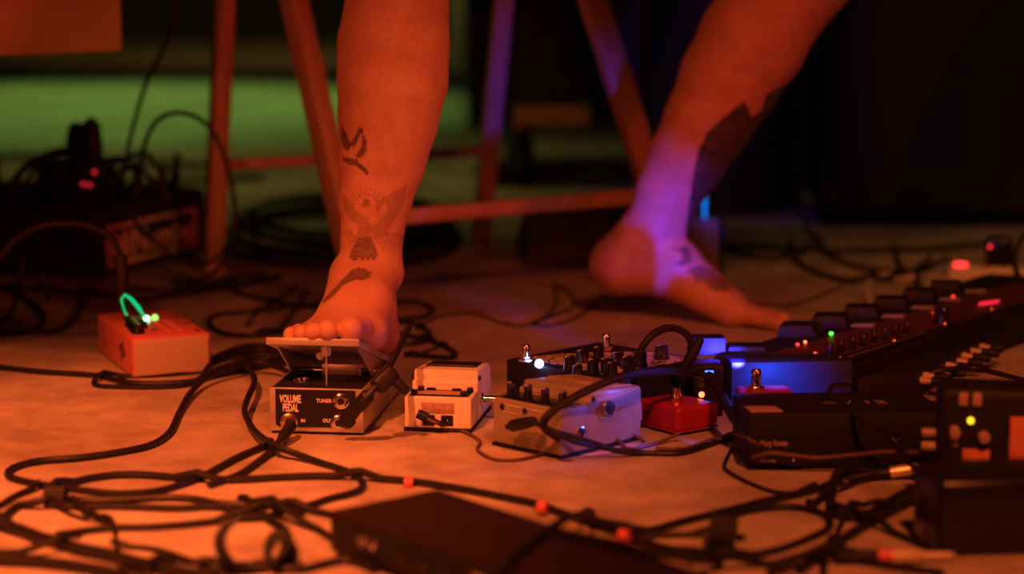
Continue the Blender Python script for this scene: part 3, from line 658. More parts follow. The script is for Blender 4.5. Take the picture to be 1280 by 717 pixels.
for x in (0.0205, 0.0410):
    s_ = MB().box(x, x + 0.0135, -0.0008, 0.0006, 0.0070, 0.0188, 0.0003).build('power_socket', M_black, bs)
    if x > 0.03: MB().ball((x + 0.0072, -0.0008, 0.0135), 0.0014).build('contact_pin', M_chrome, s_)
jack(bs, (0.0750, 0.060, 0.0260), (1, 0, 0), 0.0062, M_chrome); jack(bs, (-0.0004, 0.060, 0.026), (-1, 0, 0), 0.0062, M_chrome)
MB().cyl((0.075, 0.060, 0.026), (0.095, 0.060, 0.026), 0.0040).build('jack_tip', M_chrome, bs)

gp = stompbox('stompbox', 'sand grey stompbox with four black knobs, front face crossed by thick cables', tuple(U(616, 556)), -43.5, 0.098, 0.129, 0.0520, 0.0655, M_grey, M_tan, 4, 0.0052, 0.0155, 0.044)
text('_____', 0.010, M_print, gp, (0.016, -0.0006, 0.0400), FRONT, 1.0, 0.0, name='printed_line')
for x in (0.014, 0.047): MB().ball((x, -0.0004, 0.0440), 0.0035, (1, 0.3, 1)).build('socket_hole', M_black, gp)
for k, (z0, z1) in enumerate(((0.0465, 0.0472),)): MB().box(0.02, 0.075, -0.0006, 0.0004, z0, z1).build('printed_line', M_print, gp)
jack(gp, (0.0984, 0.030, 0.0230), (1, 0, 0), 0.0065)
sc_ = MB().lathe([(0.0085, 0), (0.0085, 0.002), (0.0078, 0.0045), (0.0005, 0.005)], (0.0984, 0.072, 0.0440), (1, 0, 0), 22).build('side_screw', M_chrome, gp)
MB().box(0.0978, 0.0992, 0.058, 0.100, 0.0300, 0.0312, 0.0003).build('seam_ridge', M_grey, gp)
MB().tube([(0.0990, 0.056, 0.046), (0.0990, 0.060, 0.034), (0.0990, 0.072, 0.0315), (0.0990, 0.088, 0.0325), (0.0990, 0.096, 0.041)], 0.0009, 6).build('seam_ridge', M_grey, gp)

# --- big dual pedal behind
def crackle():
    m = bpy.data.materials.new('crackle_print'); m.use_nodes = True; nt = m.node_tree; b = nt.nodes['Principled BSDF']; L = nt.links.new
    tc = nt.nodes.new('ShaderNodeTexCoord'); v = nt.nodes.new('ShaderNodeTexVoronoi'); v.feature = 'DISTANCE_TO_EDGE'; v.inputs['Scale'].default_value = 85
    n = nt.nodes.new('ShaderNodeTexNoise'); n.inputs['Scale'].default_value = 60; mx = nt.nodes.new('ShaderNodeMixRGB'); mx.inputs[0].default_value = 0.012
    L(tc.outputs['Object'], n.inputs['Vector']); L(tc.outputs['Object'], mx.inputs[1]); L(n.outputs[1], mx.inputs[2]); L(mx.outputs[0], v.inputs['Vector'])
    r = nt.nodes.new('ShaderNodeValToRGB'); r.color_ramp.elements[0].position = 0.05; r.color_ramp.elements[1].position = 0.09
    r.color_ramp.elements[0].color = (0.01, 0.01, 0.01, 1); r.color_ramp.elements[1].color = (0.62, 0.52, 0.46, 1); L(v.outputs['Distance'], r.inputs[0]); L(r.outputs[0], b.inputs['Base Color'])
    b.inputs['Roughness'].default_value = 0.35; return m
HU = 0.055
du = thing('dual_effects_unit', 'large black effects unit with crackled white top art and silver footswitches', 'pedal', (-0.0065, 2.409, 0), -44)
MB().box(0, 0.158, 0, 0.160, 0.004, HU, 0.0015).build('body', M_matte, du)
for x in (0.012, 0.146):
    for y in (0.012, 0.148): MB().cyl((x, y, 0), (x, y, 0.005), 0.007).build('rubber_foot', M_rubber, du)
MB().prism([(0.030, 0.020), (0.150, 0.010), (0.152, 0.150), (0.090, 0.152), (0.060, 0.120), (0.022, 0.070), (0.010, 0.030)], HU - 0.0004, HU + 0.0006).build('printed_art', crackle(), du)
def dl(p): return Matrix.Rotation(math.radians(44), 4, 'Z') @ (Vector(p) - du.location)
for (px, py) in ((657.5, 452), (757.5, 438)):
    p = dl(U(px, py, HU)); footswitch(du, p.x, p.y, HU, 1.05)
p = dl(U(674, 457, HU)); MB().ball((p.x, p.y, HU + 0.0025), 0.0052).build('indicator', L_white, du)
for (px, py, r_, h_) in ((712, 464, .0075, .018), (728, 453, .0085, .015), (741, 468, .0075, .018), (757, 466, .0070, .017), (772, 456, .0085, .015), (748, 451, .0070, .017), (784, 461, .0080, .015), (800, 458, .0085, .018), (827, 449, .0090, .0175), (765, 470, .0070, .016), (722, 470, .0065, .013)):
    p = dl(U(px, py, HU)); knob(du, p.x, p.y, HU, r_, h_, mat('blue_lit_knob', (0.02, 0.025, 0.09), 0.3) if px == 827 else M_black)  # blue light on one black knob is put into its colour

# --- red pedals
def redpedal(label, loc, rz, w, l, h):
    t = thing('red_pedal', label, 'pedal', loc, rz)
    MB().box(0, w, 0, l, 0.0045, h, 0.0045, 4).build('body', M_redbox, t)
    MB().box(-0.0002, w + 0.0002, -0.0002, l + 0.0002, 0.0035, 0.0052, 0.0005).build('bottom_plate', M_redbox, t)
    for x in (0.008, w - 0.008):
        for y in (0.008, l - 0.008): MB().cyl((x, y, 0), (x, y, 0.004), 0.004).build('rubber_foot', M_rubber, t)
    return t
rp = redpedal('small red pedal with brass footswitch and lit red lamp between grey and black boxes', tuple(U(846, 546)), 36, 0.060, 0.070, 0.031)
def rl(o, rz, p): return Matrix.Rotation(math.radians(-rz), 4, 'Z') @ (Vector(p) - o.location)
p = rl(rp, 36, U(845, 500, 0.031)); 
fs = MB().lathe([(0.0075, 0), (0.0085, 0.001), (0.0085, 0.0035), (0.006, 0.0045), (0.0048, 0.010), (0.0048, 0.014), (0.0005, 0.0155)], (p.x, p.y, 0.031), n=16).build('footswitch', M_gold, rp)
p = rl(rp, 36, U(877, 494, 0.032)); MB().ball((p.x, p.y, 0.033), 0.0034).build('indicator', L_orange, rp)
jack(rp, (0.0602, 0.022, 0.014), (1, 0, 0), 0.0055)
rp2 = redpedal('red pedal lit blue behind the black power supply, silver footswitch', (0.253, 2.262, 0), 4, 0.060, 0.062, 0.042)
footswitch(rp2, 0.018, 0.030, 0.042, 1.25)
# black angled plug box that stands left of it
pbx = thing('switch_box', 'tiny black switch box with blue-lit square window above the small red pedal', 'switch box', (0.205, 2.352, 0), 0)
MB().box(0, 0.034, 0, 0.045, 0, 0.058, 0.002).build('body', M_black, pbx)
MB().box(0.013, 0.0225, -0.001, 0.001, 0.0450, 0.0530, 0.0003).build('window', L_blue, pbx)  # blue light on this square is put in as emission

# --- blue-lit box in front of the long board
bb = thing('interface_box', 'flat black box whose front is lit blue at the head of the long board', 'interface', (0.250, 2.372, 0), 3.5)
MB().box(0, 0.139, 0, 0.050, 0.002, 0.0585, 0.0015).build('body', mat('satin_black_metal', (0.018, 0.022, 0.035), 0.5, spec=0.2), bb)
MB().box(0.02, 0.12, -0.0006, 0.0006, 0.010, 0.0125).build('front_groove', M_rubber, bb)
for x in (0.012, 0.125): MB().box(x, x + 0.008, 0.004, 0.046, 0, 0.003).build('rubber_foot', M_rubber, bb)
# small blue lamp; the blue spots below stand apart from its lens
bl = thing('blue_lamp', 'small glowing blue lamp puck beside the silver footswitch', 'lamp', (0.3205, 2.330, 0), 0)
MB().lathe([(0.024, 0), (0.024, 0.012), (0.021, 0.0135), (0.0005, 0.0135)], (0, 0, 0), n=28).build('housing', M_black, bl)
MB().lathe([(0.0195, 0), (0.019, 0.0015), (0.014, 0.004), (0.0005, 0.005)], (0, 0, 0.0130), n=28).build('lens', led('blue_lens', (0.08, 0.2, 1.0), 3.0), bl)
l = bpy.data.lights.new('blue_beam', 'SPOT'); l.color = (0.035, 0.03, 1.0); l.energy = 34; l.spot_size = math.radians(36); l.spot_blend = 1.0; l.shadow_soft_size = 0.002
o = bpy.data.objects.new('blue_beam', l); COL.objects.link(o); o.location = (0.262, 2.338, 0.0605); aim(o, (0.15, 3.0, 0.095))
l2 = bpy.data.lights.new('added_blue_fill', 'SPOT'); l2.color = (0.01, 0.07, 1.0); l2.energy = 2.8; l2.spot_size = math.radians(86); l2.spot_blend = 1.0; l2.shadow_soft_size = 0.004  # extra spot added to turn the interface box front blue
o2 = bpy.data.objects.new('added_blue_fill', l2); COL.objects.link(o2); o2.location = (0.292, 2.290, 0.062); aim(o2, (0.300, 2.372, 0.030))
l3 = bpy.data.lights.new('added_blue_fill_left', 'SPOT'); l3.color = (0.08, 0.10, 1.0); l3.energy = 1.15; l3.spot_size = math.radians(64); l3.spot_blend = 1.0; l3.shadow_soft_size = 0.004  # extra spot added to tint the grey stompbox side, no lamp body there
o3 = bpy.data.objects.new('added_blue_fill_left', l3); COL.objects.link(o3); o3.location = (0.285, 2.212, 0.078); aim(o3, (0.105, 2.205, 0.030))

# --- long multi-effects board
lb_ = thing('multi_effects_board', 'long black multi-effects board with stepped switches and knob row running right', 'effects board', (0.235, 2.43, 0), 0)
def P2(x, y): return (x - 0.235, y - 2.43)
HT = 0.055
MB().prism([P2(0.235, 2.432), P2(0.386, 2.428), P2(0.86, 3.02), P2(0.70, 3.09)], 0.004, HT, 0.002).build('chassis', M_matte, lb_)
MB().prism([P2(0.300, 2.440), P2(0.384, 2.438), P2(0.80, 2.962), P2(0.722, 2.998)], HT - 0.0005, HT + 0.0007).build('control_panel', mat('red_reflect_panel', (0.10, 0.035, 0.03), 0.3), lb_)  # reddish reflection on the panel is put into its base colour
for q in ((0.26, 2.46), (0.37, 2.45), (0.70, 3.02), (0.80, 2.99)):
    x, y = P2(*q); MB().cyl((x, y, 0), (x, y, 0.006), 0.012).build('rubber_foot', M_rubber, lb_)
dirT = Vector((0.574, 0.819, 0)); nT = Vector((0.819, -0.574, 0))
for k in range(8):
    bx_, by_ = ((0.207, 2.440), (0.2515, 2.446))[k] if k < 2 else (0.2236 + 0.0504 * (k - 0.1) + 0.004, 2.4225 + 0.0690 * (k - 0.1))
    w1 = (0.0430, 0.048)[min(k, 1)]; d1 = (0.036, 0.034)[k] if k < 2 else 0.044; zt = (0.0737, 0.0628)[k] if k < 2 else 0.0690
    sl = 0.0 if k < 2 else 0.010; x0, y0 = P2(bx_, by_)
    v = [(0, 0), (w1, 0), (w1 + sl, d1), (sl, d1)]
    m = MB(); m.hexa([(x0 + x, y0 + y, HT - 0.001) for x, y in v] + [(x0 + (0.004 if x < w1 / 2 else -0.004 * (k > 0)) + x, y0 + y * 0.86 + 0.003, zt) for x, y in v], 0.0012)
    m.build('footswitch_pad', M_matte, lb_)
    if k > 2: MB().prism([(x0 + 0.052, y0 + 0.004), (x0 + 0.080, y0 + 0.004), (x0 + 0.088, y0 + 0.022), (x0 + 0.060, y0 + 0.022)], HT + 0.0005, HT + 0.0025, 0.0005).build('scribble_label', M_printdim, lb_)
for k, (px, py) in enumerate(((1037, 446), (1051, 441), (1065, 437), (1079, 433), (1092, 429), (1106, 425), (1119, 421), (1133, 417))):
    p = U(px, py, HT) - lb_.location; knob(lb_, p.x, p.y, HT + 0.0005, 0.0048, 0.0155, M_black, False)
p = U(1178, 405, HT) - lb_.location; knob(lb_, p.x, p.y, HT + 0.0005, 0.0105, 0.020, M_black)
for (px, py, m_, r_) in ((992, 452, L_white, .0022), (1006, 446, L_yellow, .0020), (1019, 441, L_red, .0017), (997, 430, L_red, .0019), (1006.5, 427, L_orange, .0017), (1039, 416.5, L_grn, .0022), (1191.5, 371, L_red, .0022)):
    p = U(px, py, HT + 0.0015) - lb_.location; MB().ball((p.x, p.y, HT + 0.0015), r_, (1.2, 1.2, 0.9), 10, 6).build('indicator', m_, lb_)
for (px, py) in ((1050, 450), (1117.5, 428), (1181, 407), (1166, 391), (1240, 388)):
    p = U(px, py, HT) - lb_.location; MB().lathe([(.0026, 0), (.0026, .003), (.0016, .0045), (.0003, .005)], (p.x, p.y, HT), n=10).build('screw', M_gold, lb_)
p = U(1222, 381.5, HT) - lb_.location; q_ = U(1246, 378.5, HT) - lb_.location
MB().prism([(p.x, p.y - .004), (q_.x, q_.y - .004), (q_.x + .006, q_.y + .010), (p.x + .006, p.y + .010)], HT, HT + 0.003).build('display', L_pink, lb_)
for a, b_ in (((1060, 446), (1156, 416)), ((1190, 402), (1222, 389))):
    p = U(*a, HT + .001) - lb_.location; q_ = U(*b_, HT + .001) - lb_.location
    MB().beam((p.x, p.y, HT + .0015), (q_.x, q_.y, HT + .0015), 0.0016, 0.0022, 0.0004).build('panel_trim', M_gold, lb_)
# --- lower patch bay at its right flank
pb = thing('patch_bay', 'low black patch bay with a row of gold plugs along the long board', 'patch bay', (0.395, 2.415, 0), 0)
def P3(x, y): return (x - 0.395, y - 2.415)
MB().prism([P3(0.400, 2.408), P3(0.478, 2.452), P3(0.700, 2.840), P3(0.686, 2.822)], 0.003, 0.034, 0.002).build('body', M_matte, pb)
for q in ((0.425, 2.43), (0.46, 2.458), (0.665, 2.79)):
    x, y = P3(*q); MB().cyl((x, y, 0), (x, y, 0.005), 0.006).build('rubber_foot', M_rubber, pb)
a_ = Vector((0.478, 2.452, 0)); d_ = (Vector((0.700, 2.840, 0)) - a_).normalized(); nn = Vector((d_.y, -d_.x, 0))
for t, z in ((0.012, .020), (0.022, .024), (0.085, .018), (0.107, .022), (0.150, .02), (0.168, .024), (0.186, .02), (0.204, .024), (0.222, .02), (0.240, .024)):
    p = a_ + d_ * t - pb.location
    j = MB().lathe([(0.0045, 0), (0.0045, 0.006), (0.0034, 0.007), (0.0034, 0.014)], (p.x, p.y, z), nn, 14).build('plug', mat('bright_brass', (0.95, 0.80, 0.55), 0.35, 0.5), pb)
    MB().lathe([(0.0055, 0.0), (0.0055, 0.012), (0.004, 0.016)], Vector((p.x, p.y, z)) + nn * 0.014, nn, 12).build('plug_sleeve', M_rubber, j)

# --- black power supply
pu = thing('power_supply', 'black box with small two-word print, pale switch and cables over it, right of centre', 'power supply', tuple(U(935, 588)), 3.0)
MB().box(0, 0.2, 0, 0.105, 0.003, 0.0585, 0.0018).build('body', M_matte, pu)
for x in (0.015, 0.185):
    for y in (0.012, 0.093): MB().cyl((x, y, 0), (x, y, 0.004), 0.006).build('rubber_foot', M_rubber, pu)
MB().prism([(0.003, 0.008), (0.036, 0.008), (0.032, 0.034), (0.000, 0.034)], 0.0583, 0.0598, 0.0004).build('top_label', M_label, pu)
text('Bany Rotes', 0.0085, M_label, pu, (0.012, -0.0006, 0.0255), FRONT, 0.72, 0.0002)
text('nine volts', 0.0055, M_printdim, pu, (0.012, -0.0006, 0.0085), FRONT, 0.75, 0.0001)
MB().ball((0.0465, -0.0002, 0.0105), 0.0019, (1, .5, 1)).build('indicator_lens', M_chrome, pu)
jack(pu, (0.150, -0.0002, 0.0330), (0, -1, 0), 0.0036, M_chrome)
text('~ / 12', 0.020, M_printdim, pu, (0.085, 0.045, 0.0586), (0, 0, 0), 1.4, 0.0)
jack(pu, (0.2002, 0.03, 0.03), (1, 0, 0), 0.006)

# --- foreground black box
fb = thing('rack_unit', 'flat dark metal rack unit in the blurred centre foreground', 'rack unit', (-0.158, 1.787, 0), -50.5)
MB().box(0, 0.345, 0, 0.118, 0.004, 0.040, 0.002).build('case', mat('dark_brown_metal', (0.020, 0.010, 0.009), 0.6, spec=0.25), fb)
MB().box(0.01, 0.335, -0.0008, 0.0008, 0.007, 0.037, 0.0003).build('rear_panel', M_matte, fb)
for x in (0.02, 0.32):
    for y in (0.015, 0.10): MB().cyl((x, y, 0), (x, y, 0.005), 0.008).build('rubber_foot', M_rubber, fb)
for x in (0.050, 0.064): jack(fb, (x, -0.0008, 0.024), (0, -1, 0), 0.0048)
for x in (0.11, 0.14, 0.17): jack(fb, (x, -0.0008, 0.022), (0, -1, 0), 0.0055, M_black)
MB().box(0.20, 0.225, -0.0016, 0, 0.012, 0.030, 0.0004).build('rear_label', M_printdim, fb)

# --- right foreground: tall pedal and black adapter
tp = thing('tall_effects_pedal', 'tall blurred black pedal with one yellow light, cut by the right edge', 'pedal', (0.400, 1.955, 0), -8)
MB().box(0.002, 0.135, 0, 0.060, 0.002, 0.1135, 0.008, 4).build('body', M_matte, tp)
MB().box(0.010, 0.125, 0.004, 0.056, 0, 0.004, 0.001).build('rubber_base', M_rubber, tp)
MB().ball((0.0315, -0.0012, 0.0835), 0.0030).build('indicator', L_yellow, tp)
for x in (0.024, 0.0365): MB().box(x - .0042, x + .0042, -0.004, 0.001, 0.098, 0.110, 0.001).build('slide_switch', M_label, tp)
knob_ = MB().lathe([(0.0055, 0), (0.0055, 0.010), (0.004, 0.012)], (0.0440, 0.001, 0.0685), (0, -1, 0), 16).build('knob', M_label, tp)
MB().lathe([(0.005, 0), (0.005, 0.010), (0.004, 0.012)], (0.0170, 0.001, 0.0720), (0, -1, 0), 16).build('knob', M_label, tp)
MB().box(0.013, 0.020, -0.003, 0.001, 0.058, 0.078, 0.001).build('slide_switch', M_label, tp)
MB().box(0.025, 0.050, -0.0015, 0.001, 0.036, 0.056, 0.0005).build('face_label', mat('coral_label', (0.6, 0.2, 0.12), 0.5), tp)
MB().box(0.068, 0.120, -0.0015, 0.001, 0.022, 0.088, 0.0005).build('face_label', mat('coral_label', (0.6, 0.2, 0.12), 0.5), tp)
for z in (0.066, 0.053): MB().cyl((-0.012, 0.02, z), (0.004, 0.02, z), 0.0045).build('side_plug', M_label, tp)
ba = thing('power_adapter', 'big black adapter block in the lower right corner foreground', 'adapter', (0.366, 1.775, 0), 6)
MB().box(0, 0.115, 0, 0.075, 0, 0.070, 0.010, 4).build('housing', M_black, ba)
MB().box(0.012, 0.10, 0.010, 0.065, 0.0695, 0.0715, 0.0008).build('top_rim', M_rubber, ba)
# ------------------------------------------------------------------ cables
LAID = []; CELL = 0.02; GRIDC = {}
def crom(P, step=0.007):
    out = []
    for i in range(len(P) - 1):
        p0 = P[max(i - 1, 0)]; p1 = P[i]; p2 = P[i + 1]; p3 = P[min(i + 2, len(P) - 1)]
        n = max(2, int((p2 - p1).length / step))
        for k in range(n):
            t = k / n
            out.append(0.5 * ((2 * p1) + (p2 - p0) * t + (2 * p0 - 5 * p1 + 4 * p2 - p3) * t * t + (3 * p1 - p0 - 3 * p2 + p3) * t ** 3))
    out.append(P[-1].copy()); return out
def cable(label, pts, r=0.0034, m=None, name='cable', D=None, plugs=(), lift=True, group=None):
    """pts: (px, py) lies on the floor, (px, py, z) at height z above it, (px, py, z, depth) hangs at that depth"""
    P = []
    for q in pts:
        if len(q) == 2: P.append(U(q[0], q[1], r))
        elif len(q) == 3: P.append(U(q[0], q[1], q[2] + r))
        else: P.append(UD(q[0], q[1], q[3]))
    S_ = crom(P)
    z = [max(p.z, r) for p in S_]
    if lift:
        for i, p in enumerate(S_):
            cx_, cy_ = int(math.floor(p.x / CELL)), int(math.floor(p.y / CELL))
            for a in (-1, 0, 1):
                for b in (-1, 0, 1):
                    for (qx, qy, qz, qr) in GRIDC.get((cx_ + a, cy_ + b), ()):
                        d = math.hypot(qx - p.x, qy - p.y); s_ = qr + r + 0.0003
                        if d < s_ and abs(qz - z[i]) < 0.03: z[i] = max(z[i], qz + math.sqrt(s_ * s_ - d * d))
        for rng in (range(1, len(z)), range(len(z) - 2, -1, -1)):
            for i in rng:
                j = i - 1 if rng.step == 1 else i + 1
                z[i] = max(z[i], z[j] - 0.30 * (S_[i] - S_[j]).length)
    for i, p in enumerate(S_):
        p.z = z[i]
        GRIDC.setdefault((int(math.floor(p.x / CELL)), int(math.floor(p.y / CELL))), []).append((p.x, p.y, p.z, r))
    o = MB().tube(S_, r, 8).build(name, m or M_cable)
    tag(o, label, 'cable', group)
    for end, kind in plugs:
        i0, i1 = (0, 3) if end == 0 else (-1, -4)
        a = S_[i0]; d = (S_[i0] - S_[i1]).normalized()
        if kind == 'straight':
            MB().lathe([(r, -0.040), (0.0050, -0.036), (0.0062, -0.025), (0.0066, -0.004), (0.0060, 0.0), (0.0036, 0.001), (0.0031, 0.008)], a, d, 16).build('plug', M_rubber, o)
        elif kind == 'right':
            pl_ = MB().lathe([(r, -0.030), (0.0055, -0.026), (0.0068, -0.006), (0.0072, 0.004), (0.004, 0.007)], a, d, 16).build('plug', M_rubber, o)
        elif kind == 'metal':
            pl_ = MB().lathe([(r, -0.050), (0.0050, -0.046), (0.0058, -0.03), (0.0060, -0.004)], a, d, 16).build('plug', M_rubber, o)
            MB().lathe([(0.0056, -0.004), (0.0056, 0.022), (0.0042, 0.026), (0.0031, 0.027), (0.0031, 0.05), (0.002, 0.054)], a, d, 16).build('plug_barrel', mat('bright_brass', (0.95, 0.80, 0.55), 0.45, 0.35), pl_)
        elif kind == 'dc':
            pr = [(r, -0.022)]
            for k in range(5): pr += [(0.0034, -0.020 + k * 0.0034), (0.0024, -0.0185 + k * 0.0034)]
            pr += [(0.0050, -0.002), (0.0055, 0.004), (0.0050, 0.010)]
            MB().lathe(pr, a, d, 14).build('plug', M_rubber, o)
    return o
R = 0.0036
# left floor loops
cable('black instrument cable entering at the left edge and passing under the red synthesizer', [(-30, 455), (20, 461), (60, 465), (120, 469), (150, 476), (180, 479), (235, 477), (270, 468), (310, 458), (350, 449), (400, 440)], R)
cable('long black cable looping from the volume pedal input round the far left and back', [(345, 556, .006), (333, 557), (296, 572), (259, 592), (235, 602), (197, 613), (148, 616.5), (99, 612), (49, 605), (15, 597), (10, 590), (20, 583), (49, 576), (99, 572), (148, 565), (188, 556), (212, 540), (224, 516), (238, 491, .004), (258, 472, .008), (288, 459, .012), (322, 453, .012), (350, 460, .008), (368, 468, .004), (400, 470)], R * 1.05)
cable('thin black cable bent tightly in front of the red synthesizer', [(400, 446), (350, 455), (300, 464), (267, 471), (232, 481), (190, 483.5), (150, 483), (124, 482), (117, 478), (124, 473), (150, 470), (200, 468), (260, 462), (330, 446)], R * 0.85)
cable('black cable arching down left of the volume pedal then crossing toward centre', [(262, 464, .004), (300, 461, .006), (314.6, 466, .010), (318, 478, .012), (309, 499, .012), (306, 515, .010), (316.6, 536, .008), (333, 550, .008), (347, 558, .009), (370, 567, .004), (403.6, 579), (436.7, 590), (452, 600), (451, 610.5), (437, 617), (412, 623), (387, 631), (354, 637), (333, 646), (300, 648)], R)
cable('long black cable sweeping across the whole foreground to the red tie', [(60, 614), (79, 607), (104, 599), (136, 594), (173, 592.6), (210, 595.5), (247, 599), (300, 599), (353, 596), (406, 594.5), (459, 597), (512.5, 601), (566, 609), (625, 620), (673, 630), (700, 640), (726, 649), (753, 658), (779, 667.6), (800, 674), (831, 685), (878, 689), (905, 697)], R * 1.1)
cable('black cable under the upper left loop running right to the velcro tie', [(70, 628), (81.5, 624), (123.5, 625), (173, 623), (210, 621.5), (247, 624), (271.6, 629), (310, 631), (360, 634), (400, 640), (440, 650)], R)
cable('black cable just below its neighbour in the lower left', [(60, 631), (94, 632.6), (148, 632.6), (222, 635), (267, 633), (310, 640), (345, 655)], R)
cable('thin black cable cutting up from the left edge', [(-20, 640), (0, 631), (20, 619), (49, 608)], R * 0.9)
cable('short black cable hooked at the left edge', [(-10, 660), (2, 649), (12, 639), (25, 631), (49, 632.6), (81.5, 629), (110, 640), (140, 655)], R * 1.1)
cable('thickest black cable slanting from left edge to the bottom left', [(-30, 646), (0, 656), (25, 662), (49, 671), (74, 678), (99, 685.7), (136, 693), (173, 703), (222, 714), (270, 724)], 0.0062)
cable('black cable rising slightly from lower left towards the velcro strap', [(70, 668), (94, 664.7), (136, 660), (185, 658.5), (234.6, 655), (296, 648.6), (335, 645), (380, 640)], R)
cable('thin wire dropping between the lower left cables', [(60, 630), (79, 639), (106, 648.6), (136, 656), (143, 666), (147, 685.7)], R * 0.6)
cable('thin wire slanting to the bottom edge at lower left', [(140, 680), (148, 682), (197.5, 687), (247, 703), (280, 716), (300, 728)], R * 0.75)
cable('thick dark cable along the very bottom left', [(-30, 697), (0, 699), (49, 702), (85, 706), (123, 712), (180, 724)], 0.0058)
cable('dark cable along the bottom left above the thick one', [(-30, 692), (0, 690), (40, 690), (80, 686), (100, 678)], R)
cable('dark cable bundle strand at bottom centre left', [(150, 724), (230, 708), (300, 706), (370, 712), (430, 700), (470, 712)], R)
cable('black cable stub entering under the rack unit', [(300, 628), (330, 640), (365, 652), (395, 660), (420, 676)], R)
# velcro strap loops
def strap(name, label, ctr, rx, rz_, tilt, wdt, cat='cable tie'):
    pts = [Vector((rx * math.cos(a), 0, rz_ * math.sin(a))) for a in np.linspace(0, 2 * PI, 29)]
    m = MB(); vs = []
    for p in pts[:-1]:
        n_ = p.normalized() * 0.0012
        vs.append([(p.x + n_.x, -wdt, p.z + n_.z), (p.x + n_.x, wdt, p.z + n_.z), (p.x - n_.x, wdt, p.z - n_.z), (p.x - n_.x, -wdt, p.z - n_.z)])
    k = len(vs); flat = [v for q in vs for v in q]; fs_ = []
    for i in range(k):
        for j in range(4): fs_.append((i * 4 + j, i * 4 + (j + 1) % 4, ((i + 1) % k) * 4 + (j + 1) % 4, ((i + 1) % k) * 4 + j))
    m._add(flat, fs_); o = m.build(name, M_cloth); o.location = ctr; o.rotation_euler = tilt; return tag(o, label, cat)
p = U(318, 712); strap('velcro_strap', 'open black velcro loop lying among the lower left cables', (p.x, p.y, 0.024), 0.031, 0.023, (math.radians(-15), 0.15, 0.5), 0.011)
p = U(352, 716); strap('velcro_strap', 'folded black velcro strap hanging off the cable bunch near the rack unit', (p.x, p.y, 0.018), 0.012, 0.017, (0.2, 0, 0.35), 0.010)
p = U(284, 660); 
p = U(903, 684); strap('velcro_strap', 'black velcro wrap round the foreground cables right of the rack unit', (p.x, p.y, 0.014), 0.014, 0.0135, (0.1, 0, 1.4), 0.012)
p = U(70, 634); strap('velcro_strap', 'small black wrap pinching the cables at the far left', (p.x, p.y, 0.010), 0.007, 0.0095, (0, 0, 1.5), 0.010)
# foreground right loops
cable('black cable rising from the red tie to the black power supply front', [(740, 656), (779, 667), (819, 661), (859, 650), (909, 638), (956, 626), (1003, 616), (1034, 606), (1059, 591), (1081, 580), (1112, 575), (1160, 578)], R * 1.05)
cable('black cable making a wide oval in the right foreground', [(940, 700), (905, 690), (897, 664), (909, 647.5), (941, 637), (987.5, 633), (1025, 640), (1037.5, 650.6), (1031, 663), (987, 682), (940, 694), (900, 698), (860, 700)], R)
cable('black cable curling up beside the wide oval to the adapter', [(1090, 582), (1050, 597), (1040, 616), (1041, 638), (1060, 646), (1081, 644), (1112, 626), (1144, 610), (1175, 600)], R * 1.25)
cable('brownish cable slanting from bottom right of centre to the big adapter', [(1000, 712), (1019, 697.5), (1050, 676), (1075, 660), (1092, 650), (1130, 630), (1160, 618)], R * 1.3)
cable('black cable running from the knot to the lower right plug', [(1040, 640), (1075, 650), (1112, 663), (1150, 679), (1180, 690)], R)
cable('black cable lying straight between the rack unit and the oval', [(780, 672), (831, 668), (894, 668), (930, 672)], R * 0.9)
cable('black cable along the back edge of the rack unit', [(700, 664, .043), (733, 671, .043), (772, 679, .043), (815, 690, .043), (850, 698, .030), (900, 704)], R)
cable('thin black wire curving out from under the power supply', [(915, 560), (906, 579), (909, 588), (931, 600.6), (962.5, 613), (987, 616), (1020, 612)], R * 0.6)
cable('dark cable along the bottom edge right of centre', [(860, 722), (930, 706), (1000, 704), (1060, 700), (1120, 708), (1180, 716)], R)
cable('black cable zigzagging between the two bright plugs', [(1120, 640), (1085, 636), (1060, 650), (1045, 668), (1035, 690), (1030, 720)], R * 0.8)
cable('plug-ended cable, upper one, bright barrel beside the big adapter', [(1010, 634), (1050, 612), (1075, 600), (1112, 590, .004), (1118, 589.5, .005)], R, plugs=((1, 'metal'),))
cable('plug-ended cable, lower one, bright barrel beside the big adapter', [(960, 716), (1020, 706), (1075, 697, .003), (1116, 694, .004)], R, plugs=((1, 'metal'),))
cable('dark cable lying over the rack unit to the bottom edge', [(740, 640), (718, 645, .030), (700, 652, .043), (665, 674, .042), (640, 696, .042), (618, 722, .042)], R * 1.1)
M_tie = mat('pink_red_tape', (0.62, 0.10, 0.12), 0.4, var=0.05)
def tape(label, px, py, z, d, r=0.0062, ln=0.009):
    p = U(px, py, z); d = Vector(d).normalized(); o = MB().lathe([(r, -ln / 2), (r * 1.04, 0), (r, ln / 2)], p, d, 14).build('cable_tape', M_tie); tag(o, label, 'tape')
tape('pink-red tape ring on the cable junction right of the rack unit', 780, 670, 0.0075, (1, -.5, 0), 0.0066)
tape('pink-red tape ring on the cable over the rack unit back edge', 678, 634, 0.008, (1, -.35, 0), 0.0062, 0.008)
tape('dull pink tape ring at the back corner of the rack unit', 511, 603, 0.0045, (1, -.05, 0), 0.0055, 0.008)
tape('red tape ring at the tail of the lower bright plug', 1106, 695, 0.0085, (1, 0, 0), 0.0062, 0.012)
